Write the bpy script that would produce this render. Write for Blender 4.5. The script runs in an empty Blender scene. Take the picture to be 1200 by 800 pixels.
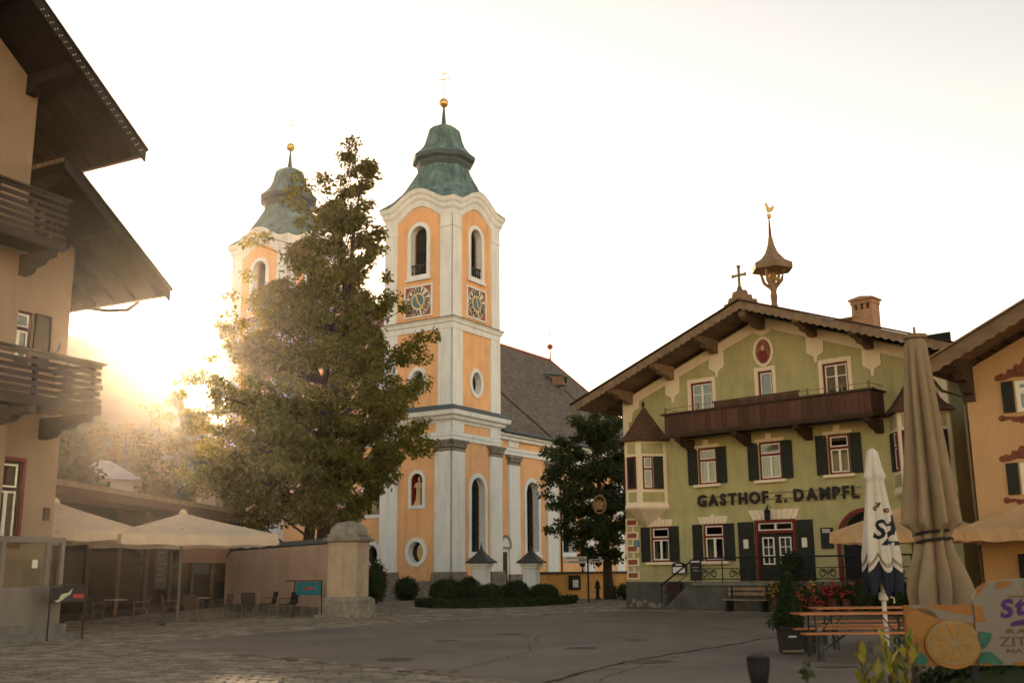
import bpy, bmesh, math, random
import numpy as np
from mathutils import Matrix, Vector
from mathutils.geometry import tessellate_polygon

random.seed(7)
SC = bpy.context.scene
COL = SC.collection
R = math.radians

# ------------------------------------------------------------------ camera
F_PX, PITCH, ROLL, EYE = 1250.0, math.atan(270 / 1250.0), 0.009, 1.55
cam_d = bpy.data.cameras.new('camera')
cam = bpy.data.objects.new('camera', cam_d)
COL.objects.link(cam)
cam_d.sensor_width = 36.0
cam_d.lens = 36.0 * F_PX / 1200.0
cam_d.clip_start, cam_d.clip_end = 0.1, 3000
cam_d.dof.use_dof = True
cam_d.dof.focus_distance = 48
cam_d.dof.aperture_fstop = 2.4
cam.matrix_world = (Matrix.Translation((0, 0, EYE)) @ Matrix.Rotation(R(90) + PITCH, 4, 'X') @ Matrix.Rotation(-ROLL, 4, 'Z'))
SC.camera = cam


def ray(px, py):
    """direction through a pixel of the 1200 x 800 photograph"""
    x, y = (px - 600) / F_PX, (400 - py) / F_PX
    c, s = math.cos(ROLL), math.sin(ROLL)
    x, y = x * c + y * s, -x * s + y * c
    return Vector((x, math.cos(PITCH) - y * math.sin(PITCH), math.sin(PITCH) + y * math.cos(PITCH)))


def at(px, py, depth):
    d = ray(px, py)
    return Vector((0, 0, EYE)) + d * (depth / d.y)


def gnd(px, py, z=0.0):
    d = ray(px, py)
    return Vector((0, 0, EYE)) + d * ((z - EYE) / d.z)


# ------------------------------------------------------------------ sky, sun, exposure
sun_dir = ray(192, 424).normalized()
SUN_EL = math.asin(sun_dir.z)
SUN_AZ = math.atan2(sun_dir.x, sun_dir.y)      # clockwise from +Y
world = bpy.data.worlds.new('World')
SC.world = world
world.use_nodes = True
wn, wl = world.node_tree.nodes, world.node_tree.links
bg = wn['Background']
sky_t = wn.new('ShaderNodeTexSky')
sky_t.sky_type = 'NISHITA'
sky_t.sun_disc = False
sky_t.sun_elevation = SUN_EL
sky_t.sun_rotation = SUN_AZ
sky_t.altitude = 650
sky_t.air_density = 1.0
sky_t.dust_density = 0.4
sky_t.ozone_density = 0.0
tint = wn.new('ShaderNodeMix')                  # warm evening white balance, the same over the whole sky
tint.data_type = 'RGBA'
tint.blend_type = 'MULTIPLY'
tint.inputs[0].default_value = 1.0
tint.inputs[7].default_value = (1.0, 0.705, 0.505, 1)
wl.new(sky_t.outputs[0], tint.inputs[6])
wl.new(tint.outputs[2], bg.inputs['Color'])
bg.inputs['Strength'].default_value = 0.15
sl = bpy.data.lights.new('sun', 'SUN')
sl.energy = 5.0
sl.angle = R(0.6)
sl.color = (1.0, 0.69, 0.42)
sun = bpy.data.objects.new('sun', sl)
COL.objects.link(sun)
sun.rotation_euler = (-sun_dir).to_track_quat('-Z', 'Y').to_euler()
sun.location = (-30, 60, 60)
SC.view_settings.view_transform = 'Standard'
SC.view_settings.look = 'None'
SC.view_settings.gamma = 1.0
SC.view_settings.use_curve_mapping = False
SC.view_settings.exposure = 1.68
SC.render.engine = 'CYCLES'
cy = SC.cycles
cy.use_denoising = True
cy.use_adaptive_sampling = True
cy.adaptive_threshold = 0.02
cy.max_bounces = 6
cy.diffuse_bounces = 3
cy.transparent_max_bounces = 8
cy.volume_bounces = 0
cy.sample_clamp_indirect = 6.0

# ------------------------------------------------------------------ materials
MATS = {}


def mat(name, col, rough=0.85, var=0.12, scale=1.5, bump=0.0, bscale=40.0, streak=0.0, metal=0.0, spec=0.3,
        island=0.0, col2=None, stretch=(1, 1, 1)):
    """plain procedural surface: base colour, large blotches, fine grain, optional rain streaks, optional bump"""
    m = bpy.data.materials.new(name)
    m.use_nodes = True
    N, L = m.node_tree.nodes, m.node_tree.links
    b = N['Principled BSDF']
    b.inputs['Roughness'].default_value = rough
    b.inputs['Metallic'].default_value = metal
    b.inputs['Specular IOR Level'].default_value = spec
    tc = N.new('ShaderNodeTexCoord')
    mp = N.new('ShaderNodeMapping')
    mp.inputs['Scale'].default_value = stretch
    L.new(tc.outputs['Object'], mp.inputs[0])
    n1 = N.new('ShaderNodeTexNoise')
    n1.inputs['Scale'].default_value = scale
    n1.inputs['Detail'].default_value = 6
    n1.inputs['Roughness'].default_value = 0.65
    L.new(mp.outputs[0], n1.inputs['Vector'])
    cr = N.new('ShaderNodeValToRGB')
    lo = [c * (1 - var) for c in col] if col2 is None else col2
    hi = [min(1, c * (1 + var)) for c in col]
    cr.color_ramp.elements[0].position = 0.3
    cr.color_ramp.elements[1].position = 0.7
    cr.color_ramp.elements[0].color = (*lo, 1)
    cr.color_ramp.elements[1].color = (*hi, 1)
    L.new(n1.outputs['Fac'], cr.inputs[0])
    out = cr.outputs[0]
    if streak:
        m2 = N.new('ShaderNodeMapping')
        m2.inputs['Scale'].default_value = (1.0, 1.0, 0.13)
        L.new(tc.outputs['Object'], m2.inputs[0])
        n2 = N.new('ShaderNodeTexNoise')
        n2.inputs['Scale'].default_value = 2.2
        n2.inputs['Detail'].default_value = 6
        n2.inputs['Distortion'].default_value = 0.5
        n2.inputs['Roughness'].default_value = 0.7
        L.new(m2.outputs[0], n2.inputs['Vector'])
        mr = N.new('ShaderNodeMapRange')
        mr.inputs['From Min'].default_value = 0.48
        mr.inputs['From Max'].default_value = 0.75
        mr.inputs['To Min'].default_value = 1.0
        mr.inputs['To Max'].default_value = 1.0 - streak
        L.new(n2.outputs['Fac'], mr.inputs[0])
        mx = N.new('ShaderNodeMix')
        mx.data_type = 'RGBA'
        mx.blend_type = 'MULTIPLY'
        mx.inputs[0].default_value = 1.0
        L.new(out, mx.inputs[6])
        L.new(mr.outputs[0], mx.inputs[7])
        out = mx.outputs[2]
    if island:
        g = N.new('ShaderNodeNewGeometry')
        oi = N.new('ShaderNodeObjectInfo')
        ad = N.new('ShaderNodeMath')
        ad.operation = 'ADD'
        L.new(g.outputs['Random Per Island'], ad.inputs[0])
        L.new(oi.outputs['Random'], ad.inputs[1])
        fr = N.new('ShaderNodeMath')
        fr.operation = 'FRACT'
        L.new(ad.outputs[0], fr.inputs[0])
        mr = N.new('ShaderNodeMapRange')
        mr.inputs['To Min'].default_value = 1 - island
        mr.inputs['To Max'].default_value = 1 + island
        L.new(fr.outputs[0], mr.inputs[0])
        mx = N.new('ShaderNodeMix')
        mx.data_type = 'RGBA'
        mx.blend_type = 'MULTIPLY'
        mx.inputs[0].default_value = 1.0
        L.new(out, mx.inputs[6])
        L.new(mr.outputs[0], mx.inputs[7])
        out = mx.outputs[2]
    L.new(out, b.inputs['Base Color'])
    if bump:
        n3 = N.new('ShaderNodeTexNoise')
        n3.inputs['Scale'].default_value = bscale
        n3.inputs['Detail'].default_value = 5
        L.new(mp.outputs[0], n3.inputs['Vector'])
        bp = N.new('ShaderNodeBump')
        bp.inputs['Strength'].default_value = bump
        bp.inputs['Distance'].default_value = 0.02
        L.new(n3.outputs['Fac'], bp.inputs['Height'])
        L.new(bp.outputs[0], b.inputs['Normal'])
    MATS[name] = m
    return m


def leaf_mat(name, c1, c2, trans=0.45, tcol=None):
    m = bpy.data.materials.new(name)
    m.use_nodes = True
    N, L = m.node_tree.nodes, m.node_tree.links
    b = N['Principled BSDF']
    b.inputs['Roughness'].default_value = 0.7
    b.inputs['Specular IOR Level'].default_value = 0.12
    g = N.new('ShaderNodeNewGeometry')
    cr = N.new('ShaderNodeValToRGB')
    cr.color_ramp.elements[0].color = (*c1, 1)
    cr.color_ramp.elements[1].color = (*c2, 1)
    L.new(g.outputs['Random Per Island'], cr.inputs[0])
    L.new(cr.outputs[0], b.inputs['Base Color'])
    t = N.new('ShaderNodeBsdfTranslucent')
    mx = N.new('ShaderNodeMix')
    mx.data_type = 'RGBA'
    mx.blend_type = 'MULTIPLY'
    mx.inputs[0].default_value = 1.0
    mx.inputs[7].default_value = (*(tcol or (1.6, 1.5, 0.6)), 1)
    L.new(cr.outputs[0], mx.inputs[6])
    L.new(mx.outputs[2], t.inputs['Color'])
    ms = N.new('ShaderNodeMixShader')
    ms.inputs[0].default_value = trans
    L.new(b.outputs[0], ms.inputs[1])
    L.new(t.outputs[0], ms.inputs[2])
    L.new(ms.outputs[0], N['Material Output'].inputs[0])
    MATS[name] = m
    return m


def cloth_mat(name, col, trans=0.35):
    m = mat(name, col, rough=0.95, var=0.13, scale=2.2, bump=0.5, bscale=9, spec=0.1, streak=0.2)
    N, L = m.node_tree.nodes, m.node_tree.links
    b = N['Principled BSDF']
    t = N.new('ShaderNodeBsdfTranslucent')
    t.inputs['Color'].default_value = (*col, 1)
    ms = N.new('ShaderNodeMixShader')
    ms.inputs[0].default_value = trans
    L.new(b.outputs[0], ms.inputs[1])
    L.new(t.outputs[0], ms.inputs[2])
    L.new(ms.outputs[0], N['Material Output'].inputs[0])
    return m


def glass_mat(name, tint=(0.5, 0.55, 0.55), refl=0.22):
    m = bpy.data.materials.new(name)
    m.use_nodes = True
    N, L = m.node_tree.nodes, m.node_tree.links
    N.remove(N['Principled BSDF'])
    tr = N.new('ShaderNodeBsdfTransparent')
    tr.inputs[0].default_value = (*tint, 1)
    gl = N.new('ShaderNodeBsdfGlossy')
    gl.inputs['Roughness'].default_value = 0.04
    gl.inputs[0].default_value = (0.9, 0.95, 0.95, 1)
    ms = N.new('ShaderNodeMixShader')
    ms.inputs[0].default_value = refl
    L.new(tr.outputs[0], ms.inputs[1])
    L.new(gl.outputs[0], ms.inputs[2])
    L.new(ms.outputs[0], N['Material Output'].inputs[0])
    MATS[name] = m
    return m


def brick_mat(name, c1, c2, mortar, sx, sy, bump=0.4, axis='xz', var=0.3, rough=0.9):
    """courses of small pieces (roof shingles, far bricks) that are too small to pick apart"""
    m = bpy.data.materials.new(name)
    m.use_nodes = True
    N, L = m.node_tree.nodes, m.node_tree.links
    b = N['Principled BSDF']
    b.inputs['Roughness'].default_value = rough
    b.inputs['Specular IOR Level'].default_value = 0.2
    tc = N.new('ShaderNodeTexCoord')
    sp = N.new('ShaderNodeSeparateXYZ')
    cb = N.new('ShaderNodeCombineXYZ')
    L.new(tc.outputs['Object'], sp.inputs[0])
    ad = N.new('ShaderNodeMath')
    ad.operation = 'ADD'
    if axis == 'xz':                                   # both wall directions share one running coordinate
        L.new(sp.outputs[0], ad.inputs[0])
        L.new(sp.outputs[1], ad.inputs[1])
    else:
        L.new(sp.outputs[1], ad.inputs[0])
        ad.inputs[1].default_value = 0
    L.new(ad.outputs[0], cb.inputs[0])
    L.new(sp.outputs[2], cb.inputs[1])
    bt = N.new('ShaderNodeTexBrick')
    bt.inputs['Scale'].default_value = 1.0
    bt.inputs['Brick Width'].default_value = sx
    bt.inputs['Row Height'].default_value = sy
    bt.inputs['Mortar Size'].default_value = sy * 0.09
    bt.inputs['Color1'].default_value = (*c1, 1)
    bt.inputs['Color2'].default_value = (*c2, 1)
    bt.inputs['Mortar'].default_value = (*mortar, 1)
    L.new(cb.outputs[0], bt.inputs['Vector'])
    n1 = N.new('ShaderNodeTexNoise')
    n1.inputs['Scale'].default_value = 3.5
    n1.inputs['Detail'].default_value = 9
    n1.inputs['Roughness'].default_value = 0.75
    L.new(tc.outputs['Object'], n1.inputs['Vector'])
    mr = N.new('ShaderNodeMapRange')
    mr.inputs['From Min'].default_value = 0.3
    mr.inputs['From Max'].default_value = 0.7
    mr.inputs['To Min'].default_value = 1 - var
    mr.inputs['To Max'].default_value = 1 + var
    L.new(n1.outputs['Fac'], mr.inputs[0])
    mx = N.new('ShaderNodeMix')
    mx.data_type = 'RGBA'
    mx.blend_type = 'MULTIPLY'
    mx.inputs[0].default_value = 1.0
    L.new(bt.outputs['Color'], mx.inputs[6])
    L.new(mr.outputs[0], mx.inputs[7])
    L.new(mx.outputs[2], b.inputs['Base Color'])
    bp = N.new('ShaderNodeBump')
    bp.inputs['Strength'].default_value = bump
    bp.inputs['Distance'].default_value = 0.03
    bp.invert = True
    L.new(bt.outputs['Fac'], bp.inputs['Height'])
    L.new(bp.outputs[0], b.inputs['Normal'])
    MATS[name] = m
    return m


mat('ochre', (0.84, 0.485, 0.25), var=0.13, scale=0.45, bump=0.25, bscale=30, streak=0.22)
mat('church_white', (0.80, 0.845, 0.875), var=0.06, scale=0.8, bump=0.15, bscale=30, streak=0.22)
mat('plinth_stone', (0.24, 0.21, 0.18), var=0.35, scale=1.6, bump=0.4, bscale=14, streak=0.35)
mat('capital_stone', (0.25, 0.24, 0.21), var=0.4, scale=5, bump=0.5, bscale=20, streak=0.3)
mat('copper', (0.16, 0.26, 0.24), var=0.3, scale=1.6, streak=0.65, rough=0.75, spec=0.2, col2=(0.05, 0.095, 0.12), stretch=(1, 1, 0.5))
mat('copper_dark', (0.06, 0.10, 0.115), var=0.25, scale=2, streak=0.3, rough=0.6)
brick_mat('church_shingle', (0.19, 0.165, 0.14), (0.12, 0.105, 0.09), (0.05, 0.045, 0.04), 0.34, 0.24, axis='yz', var=0.55)
mat('gold', (0.75, 0.5, 0.16), rough=0.35, metal=0.8, var=0.1)
mat('iron', (0.02, 0.022, 0.024), rough=0.65, var=0.2, spec=0.15)
mat('old_gilt', (0.26, 0.16, 0.07), rough=0.6, metal=0.3, var=0.3, scale=6)
mat('porch_grey', (0.20, 0.18, 0.155), var=0.15, scale=1.2, bump=0.2, bscale=30, streak=0.2)
mat('clock_red', (0.34, 0.12, 0.085), var=0.2, scale=4)
mat('clock_cream', (0.75, 0.70, 0.58), var=0.06)
mat('clock_blue', (0.10, 0.22, 0.33), var=0.2, scale=5)
mat('numeral', (0.03, 0.03, 0.05))
mat('louvre', (0.045, 0.055, 0.05), var=0.3)
mat('niche_red', (0.26, 0.03, 0.02), var=0.2)
mat('statue_stone', (0.62, 0.45, 0.28), var=0.25, scale=9)
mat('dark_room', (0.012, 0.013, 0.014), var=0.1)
glass_mat('glass', (0.55, 0.6, 0.58), 0.10)
glass_mat('glass_clear', (0.86, 0.9, 0.88), 0.12)
glass_mat('church_glass', (0.10, 0.13, 0.13), 0.07)

mat('green_render', (0.425, 0.395, 0.195), var=0.17, scale=0.8, bump=0.6, bscale=16, streak=0.24)
mat('cream_trim', (0.80, 0.69, 0.52), var=0.06, scale=2, streak=0.12)
mat('maroon', (0.16, 0.022, 0.018), rough=0.55, var=0.2)
mat('shutter_green', (0.019, 0.023, 0.018), rough=0.65, var=0.3, scale=4)
mat('white_frame', (0.78, 0.75, 0.68), rough=0.6, var=0.05)
mat('curtain', (0.70, 0.60, 0.45), var=0.12, scale=6, stretch=(6, 6, 0.4))
mat('red_wood', (0.095, 0.045, 0.028), rough=0.75, var=0.35, scale=3, stretch=(4, 4, 0.35), island=0.25, bump=0.2, bscale=30)
mat('dark_wood', (0.055, 0.033, 0.022), rough=0.8, var=0.35, scale=3, bump=0.25, bscale=20)
mat('soffit_wood', (0.21, 0.14, 0.085), rough=0.85, var=0.3, scale=2.5, stretch=(0.3, 6, 1), island=0.15)
mat('barge_wood', (0.235, 0.165, 0.105), rough=0.85, var=0.3, scale=4, streak=0.3)
brick_mat('brown_roof', (0.22, 0.13, 0.075), (0.15, 0.09, 0.055), (0.06, 0.04, 0.03), 0.24, 0.2, axis='xz')
brick_mat('bay_shingle', (0.15, 0.075, 0.045), (0.10, 0.055, 0.035), (0.05, 0.03, 0.02), 0.16, 0.13, axis='xz')
brick_mat('chimney_brick', (0.42, 0.22, 0.12), (0.30, 0.16, 0.09), (0.40, 0.34, 0.27), 0.26, 0.085)
mat('plinth_dark', (0.09, 0.09, 0.08), var=0.3, scale=1.2, bump=0.5, bscale=12, streak=0.3)
mat('plaster_gap', (0.22, 0.20, 0.17), var=0.4, scale=6)
mat('quoin_brick', (0.30, 0.09, 0.05), var=0.25, scale=8)
mat('letter_iron', (0.022, 0.018, 0.018), rough=0.6)
mat('painting', (0.24, 0.10, 0.06), var=0.5, scale=5)
mat('skin_paint', (0.55, 0.36, 0.24), var=0.15, scale=8)

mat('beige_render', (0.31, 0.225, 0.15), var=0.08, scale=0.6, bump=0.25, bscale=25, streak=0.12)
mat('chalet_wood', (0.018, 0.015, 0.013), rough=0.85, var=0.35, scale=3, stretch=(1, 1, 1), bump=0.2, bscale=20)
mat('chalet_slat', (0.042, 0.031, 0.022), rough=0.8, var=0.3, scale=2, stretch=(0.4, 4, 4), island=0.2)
mat('gutter', (0.12, 0.085, 0.06), rough=0.4, metal=0.6)
mat('step_stone', (0.16, 0.155, 0.145), var=0.3, scale=3, bump=0.3, bscale=20)
mat('ochre_house', (0.50, 0.31, 0.155), var=0.07, scale=0.6, bump=0.3, bscale=20, streak=0.15)
mat('scroll_paint', (0.17, 0.06, 0.035), var=0.45, scale=6)
mat('brown_fascia', (0.085, 0.05, 0.03), var=0.2, scale=2)
mat('pav_wall', (0.30, 0.16, 0.085), var=0.15)
mat('charcoal', (0.014, 0.015, 0.016), var=0.2, rough=0.6)
mat('far_white', (0.72, 0.70, 0.66), var=0.1)
mat('far_roof', (0.45, 0.43, 0.40), var=0.2)

mat('garden_plaster', (0.58, 0.41, 0.29), var=0.10, scale=0.9, bump=0.3, bscale=22, streak=0.22)
mat('pillar_plaster', (0.46, 0.37, 0.27), var=0.14, scale=1.5, bump=0.35, bscale=22, streak=0.3)
mat('old_stone', (0.25, 0.23, 0.19), var=0.45, scale=2.5, bump=0.5, bscale=14, streak=0.55)
mat('cap_metal', (0.05, 0.05, 0.05), rough=0.6)
mat('yard_ochre', (0.66, 0.36, 0.12), var=0.12, scale=1.3, bump=0.3, bscale=20, streak=0.3)

mat('asphalt', (0.135, 0.108, 0.080), var=0.30, scale=0.36, bump=0.5, bscale=120, rough=0.72, spec=0.3)
mat('mortar', (0.095, 0.085, 0.07), var=0.25, scale=1.5, bump=0.5, bscale=60)
mat('sett', (0.19, 0.160, 0.122), var=0.25, scale=0.6, bump=0.4, bscale=40, island=0.38, rough=0.85)
mat('asphalt_pale', (0.140, 0.112, 0.082), var=0.25, scale=1.2, rough=0.75, bump=0.5, bscale=110)
mat('asphalt_patch', (0.119, 0.094, 0.069), var=0.3, scale=2, rough=0.9, spec=0.1, bump=0.5, bscale=90)
mat('tar', (0.078, 0.064, 0.049), rough=1.0, var=0.3, spec=0.0)
mat('soil', (0.045, 0.035, 0.025), var=0.4, scale=6, bump=0.6, bscale=20)
mat('hill_forest', (0.055, 0.075, 0.04), var=0.45, scale=0.05, bump=0.8, bscale=0.3)
mat('bark', (0.05, 0.037, 0.024), var=0.4, scale=6, stretch=(4, 4, 0.6), bump=0.6, bscale=12)

leaf_mat('leaf_main', (0.055, 0.075, 0.016), (0.175, 0.175, 0.042), 0.52, (2.1, 1.6, 0.4))
leaf_mat('leaf_dark', (0.026, 0.044, 0.018), (0.070, 0.090, 0.034), 0.35)
leaf_mat('leaf_far', (0.04, 0.05, 0.014), (0.10, 0.095, 0.028), 0.5, (1.8, 1.4, 0.4))
leaf_mat('leaf_box', (0.018, 0.034, 0.014), (0.045, 0.065, 0.026), 0.25)
leaf_mat('leaf_laurel', (0.10, 0.12, 0.03), (0.35, 0.30, 0.06), 0.35)
leaf_mat('petal_red', (0.45, 0.03, 0.05), (0.65, 0.10, 0.10), 0.3, (1, 0.6, 0.6))
leaf_mat('petal_yellow', (0.45, 0.20, 0.03), (0.55, 0.34, 0.10), 0.3, (1, 1, 0.6))
cloth_mat('canopy_cream', (0.80, 0.68, 0.52), 0.4)
cloth_mat('canopy_orange', (0.75, 0.50, 0.27), 0.45)
cloth_mat('canopy_taupe', (0.31, 0.235, 0.155), 0.2)
cloth_mat('canopy_white', (0.74, 0.70, 0.64), 0.3)
mat('navy', (0.012, 0.018, 0.035), var=0.2)
mat('pole_white', (0.6, 0.56, 0.5), rough=0.5)
mat('pole_steel', (0.15, 0.13, 0.11), rough=0.5, metal=0.5)
mat('table_orange', (0.36, 0.115, 0.030), rough=0.35, var=0.2, scale=3, stretch=(0.4, 5, 5), spec=0.5)
mat('steel_green', (0.02, 0.03, 0.03), rough=0.5)
mat('chair_rattan', (0.045, 0.038, 0.032), var=0.3, scale=20)
mat('table_top', (0.35, 0.30, 0.25), rough=0.3)
mat('teal_banner', (0.02, 0.16, 0.20), rough=0.4, var=0.3, scale=4)
mat('red_print', (0.45, 0.03, 0.03))
mat('pale_print', (0.5, 0.52, 0.35))
mat('paper', (0.75, 0.72, 0.66))
mat('board_slate', (0.02, 0.024, 0.027), rough=0.7, var=0.3, scale=8)
mat('sign_orange', (0.21, 0.08, 0.014), var=0.18, scale=2.2, rough=0.4)
mat('sign_pale', (0.155, 0.14, 0.12), var=0.05, rough=0.4)
mat('lemon_rind', (0.24, 0.11, 0.02), rough=0.4, var=0.1)
mat('lemon_pith', (0.22, 0.17, 0.095), rough=0.4)
mat('lemon_flesh', (0.24, 0.125, 0.03), rough=0.35, var=0.2, scale=12)
mat('print_leaf', (0.03, 0.11, 0.08), var=0.3, scale=8)
mat('print_purple', (0.07, 0.02, 0.14))
mat('print_brown', (0.13, 0.07, 0.04))
mat('terracotta', (0.13, 0.06, 0.04), var=0.2)
mat('sign_white', (0.6, 0.6, 0.55))

# ------------------------------------------------------------------ mesh helpers
class MB:
    """collects shapes; build() links them as ONE mesh object"""

    def __init__(s, T=None):
        s.v, s.f, s.T = [], [], T or Matrix()

    def add(s, vs, fs):
        o = len(s.v)
        s.v += [tuple(s.T @ Vector(p)) for p in vs]
        s.f += [tuple(i + o for i in f) for f in fs]
        return s

    def box(s, x0, x1, y0, y1, z0, z1):
        return s.add([(x0, y0, z0), (x1, y0, z0), (x1, y1, z0), (x0, y1, z0), (x0, y0, z1), (x1, y0, z1), (x1, y1, z1), (x0, y1, z1)],
                     [(0, 3, 2, 1), (4, 5, 6, 7), (0, 1, 5, 4), (1, 2, 6, 5), (2, 3, 7, 6), (3, 0, 4, 7)])

    def prism(s, poly, y0, y1):
        """polygon in x,z pushed from y0 to y1"""
        n = len(poly)
        vs = [(x, y0, z) for x, z in poly] + [(x, y1, z) for x, z in poly]
        tri = tessellate_polygon([[Vector((x, z, 0)) for x, z in poly]])
        fs = [tuple(t) for t in tri] + [tuple(i + n for i in t) for t in tri]
        fs += [(i, (i + 1) % n, n + (i + 1) % n, n + i) for i in range(n)]
        return s.add(vs, fs)

    def hprism(s, poly, z0, z1):
        n = len(poly)
        vs = [(x, y, z0) for x, y in poly] + [(x, y, z1) for x, y in poly]
        tri = tessellate_polygon([[Vector((x, y, 0)) for x, y in poly]])
        fs = [tuple(t) for t in tri] + [tuple(i + n for i in t) for t in tri]
        fs += [(i, (i + 1) % n, n + (i + 1) % n, n + i) for i in range(n)]
        return s.add(vs, fs)

    def sheet(s, outer, holes, y=0.0, reveal=0.25):
        """wall front with real openings and their reveals"""
        loops = [outer] + holes
        pts = [p for l in loops for p in l]
        tri = tessellate_polygon([[Vector((x, z, 0)) for x, z in l] for l in loops])
        s.add([(x, y, z) for x, z in pts], [tuple(t) for t in tri])
        for h in holes:
            n = len(h)
            s.add([(x, y, z) for x, z in h] + [(x, y + reveal, z) for x, z in h],
                  [(i, (i + 1) % n, n + (i + 1) % n, n + i) for i in range(n)])
        return s

    def ring(s, outer, inner, y0, y1):
        """flat frame between two outlines of the same count"""
        n = len(outer)
        vs = [(x, y0, z) for x, z in outer] + [(x, y0, z) for x, z in inner] + [(x, y1, z) for x, z in outer] + [(x, y1, z) for x, z in inner]
        fs = []
        for i in range(n):
            j = (i + 1) % n
            fs += [(i, j, n + j, n + i), (2 * n + i, 3 * n + i, 3 * n + j, 2 * n + j), (i, 2 * n + i, 2 * n + j, j), (n + i, n + j, 3 * n + j, 3 * n + i)]
        return s.add(vs, fs)

    def loft(s, rings, cap0=True, cap1=True):
        n = len(rings[0])
        vs = [p for r in rings for p in r]
        fs = []
        for k in range(len(rings) - 1):
            for i in range(n):
                j = (i + 1) % n
                fs.append((k * n + i, k * n + j, (k + 1) * n + j, (k + 1) * n + i))
        if cap0:
            fs.append(tuple(range(n - 1, -1, -1)))
        if cap1:
            fs.append(tuple((len(rings) - 1) * n + i for i in range(n)))
        return s.add(vs, fs)

    def lathe(s, prof, n=16, c=(0, 0, 0), fold=0.0, nf=6, tw=0.0):
        rings = []
        for r, z in prof:
            ring = []
            for i in range(n):
                t = 2 * math.pi * i / n
                rr = r * (1 + fold * math.cos(nf * t + tw * z))
                ring.append((c[0] + rr * math.cos(t), c[1] + rr * math.sin(t), c[2] + z))
            rings.append(ring)
        return s.loft(rings)

    def tube(s, pts, rad, n=7):
        pts = [Vector(p) for p in pts]
        if not isinstance(rad, (list, tuple)):
            rad = [rad] * len(pts)
        rad = [float(q) for q in rad]
        rings = []
        for i, p in enumerate(pts):
            d = (pts[min(i + 1, len(pts) - 1)] - pts[max(i - 1, 0)]).normalized()
            a = Vector((0, 0, 1)) if abs(d.z) < 0.9 else Vector((1, 0, 0))
            u = d.cross(a).normalized()
            w = d.cross(u)
            rings.append([tuple(p + rad[i] * (math.cos(2 * math.pi * k / n) * u + math.sin(2 * math.pi * k / n) * w)) for k in range(n)])
        return s.loft(rings)

    def build(s, name, m, parent=None, smooth=False, kind=None, label=None):
        me = bpy.data.meshes.new(name)
        me.from_pydata(s.v, [], s.f)
        me.materials.append(MATS[m] if isinstance(m, str) else m)
        if smooth:
            me.polygons.foreach_set('use_smooth', [True] * len(me.polygons))
            me.validate()
            bmx = bmesh.new()
            bmx.from_mesh(me)
            bmesh.ops.recalc_face_normals(bmx, faces=bmx.faces)
            for e in bmx.edges:
                if len(e.link_faces) == 2 and e.calc_face_angle(0) > 0.7:
                    e.smooth = False
            bmx.to_mesh(me)
            bmx.free()
        o = bpy.data.objects.new(name, me)
        COL.objects.link(o)
        o.parent = parent
        if kind:
            o['kind'] = kind
        if label:
            o['label'] = label
        return o


def same(name, o, parent, loc=(0, 0, 0), rot=(0, 0, 0), scale=(1, 1, 1)):
    """another piece sharing o's mesh"""
    c = bpy.data.objects.new(name, o.data if hasattr(o, 'data') else o)
    COL.objects.link(c)
    c.parent = parent
    c.location, c.rotation_euler, c.scale = loc, rot, scale
    return c


def thing(name, label, cat, loc=(0, 0, 0), rz=0.0, group=None):
    o = bpy.data.objects.new(name, None)
    o.empty_display_size = 0.3
    COL.objects.link(o)
    o.location = loc
    o.rotation_euler = (0, 0, rz)
    return tag(o, label, cat, group)


def tag(o, label, cat, group=None):
    o['label'], o['category'] = label, cat
    if group:
        o['group'] = group
    return o


def copy_tree(o, parent=None):
    c = o.copy()
    COL.objects.link(c)
    c.parent = parent
    for ch in [x for x in bpy.data.objects if x.parent == o]:
        copy_tree(ch, c)
    return c


def face(x, y, ang):
    """x along the face to the right seen from outside, y inward, z up"""
    return Matrix.Translation((x, y, 0)) @ Matrix.Rotation(ang, 4, 'Z')


def rect(x0, x1, z0, z1):
    return [(x0, z0), (x1, z0), (x1, z1), (x0, z1)]


def arch(x0, x1, z0, z1, n=12, rise=None):
    c, r = (x0 + x1) / 2, (x1 - x0) / 2
    h = r if rise is None else rise
    return [(x0, z0), (x1, z0)] + [(c + r * math.cos(math.pi * i / n), z1 - h + h * math.sin(math.pi * i / n)) for i in range(n + 1)]


def oval(cx, cz, rx, rz, n=24):
    return [(cx + rx * math.cos(2 * math.pi * i / n), cz + rz * math.sin(2 * math.pi * i / n)) for i in range(n)]


def off_arch(a, d):
    return arch(a[0] - d, a[1] + d, a[2] - d, a[3] + d)


def text_mesh(txt, size=1.0, extrude=0.02, bold=0.0, shear=0.0):
    cu = bpy.data.curves.new('txt', 'FONT')
    cu.body, cu.size, cu.extrude, cu.offset, cu.shear = txt, size, extrude, bold, shear
    cu.resolution_u = 3
    ob = bpy.data.objects.new('txt', cu)
    COL.objects.link(ob)
    bpy.context.view_layer.update()
    me = bpy.data.meshes.new_from_object(ob.evaluated_get(bpy.context.evaluated_depsgraph_get()))
    bpy.data.objects.remove(ob)
    bpy.data.curves.remove(cu)
    me.materials.clear()
    return me


def mesh_bounds(me):
    a = np.empty(len(me.vertices) * 3)
    me.vertices.foreach_get('co', a)
    a = a.reshape(-1, 3)
    return a.min(0), a.max(0)


def put_mesh(name, me, m, T, parent):
    me.transform(T)
    me.materials.append(MATS[m])
    me.name = name
    o = bpy.data.objects.new(name, me)
    COL.objects.link(o)
    o.parent = parent
    return o


UPRIGHT = Matrix.Rotation(R(90), 4, 'X')            # text plane (x, y) -> (x, z), facing -y


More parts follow.
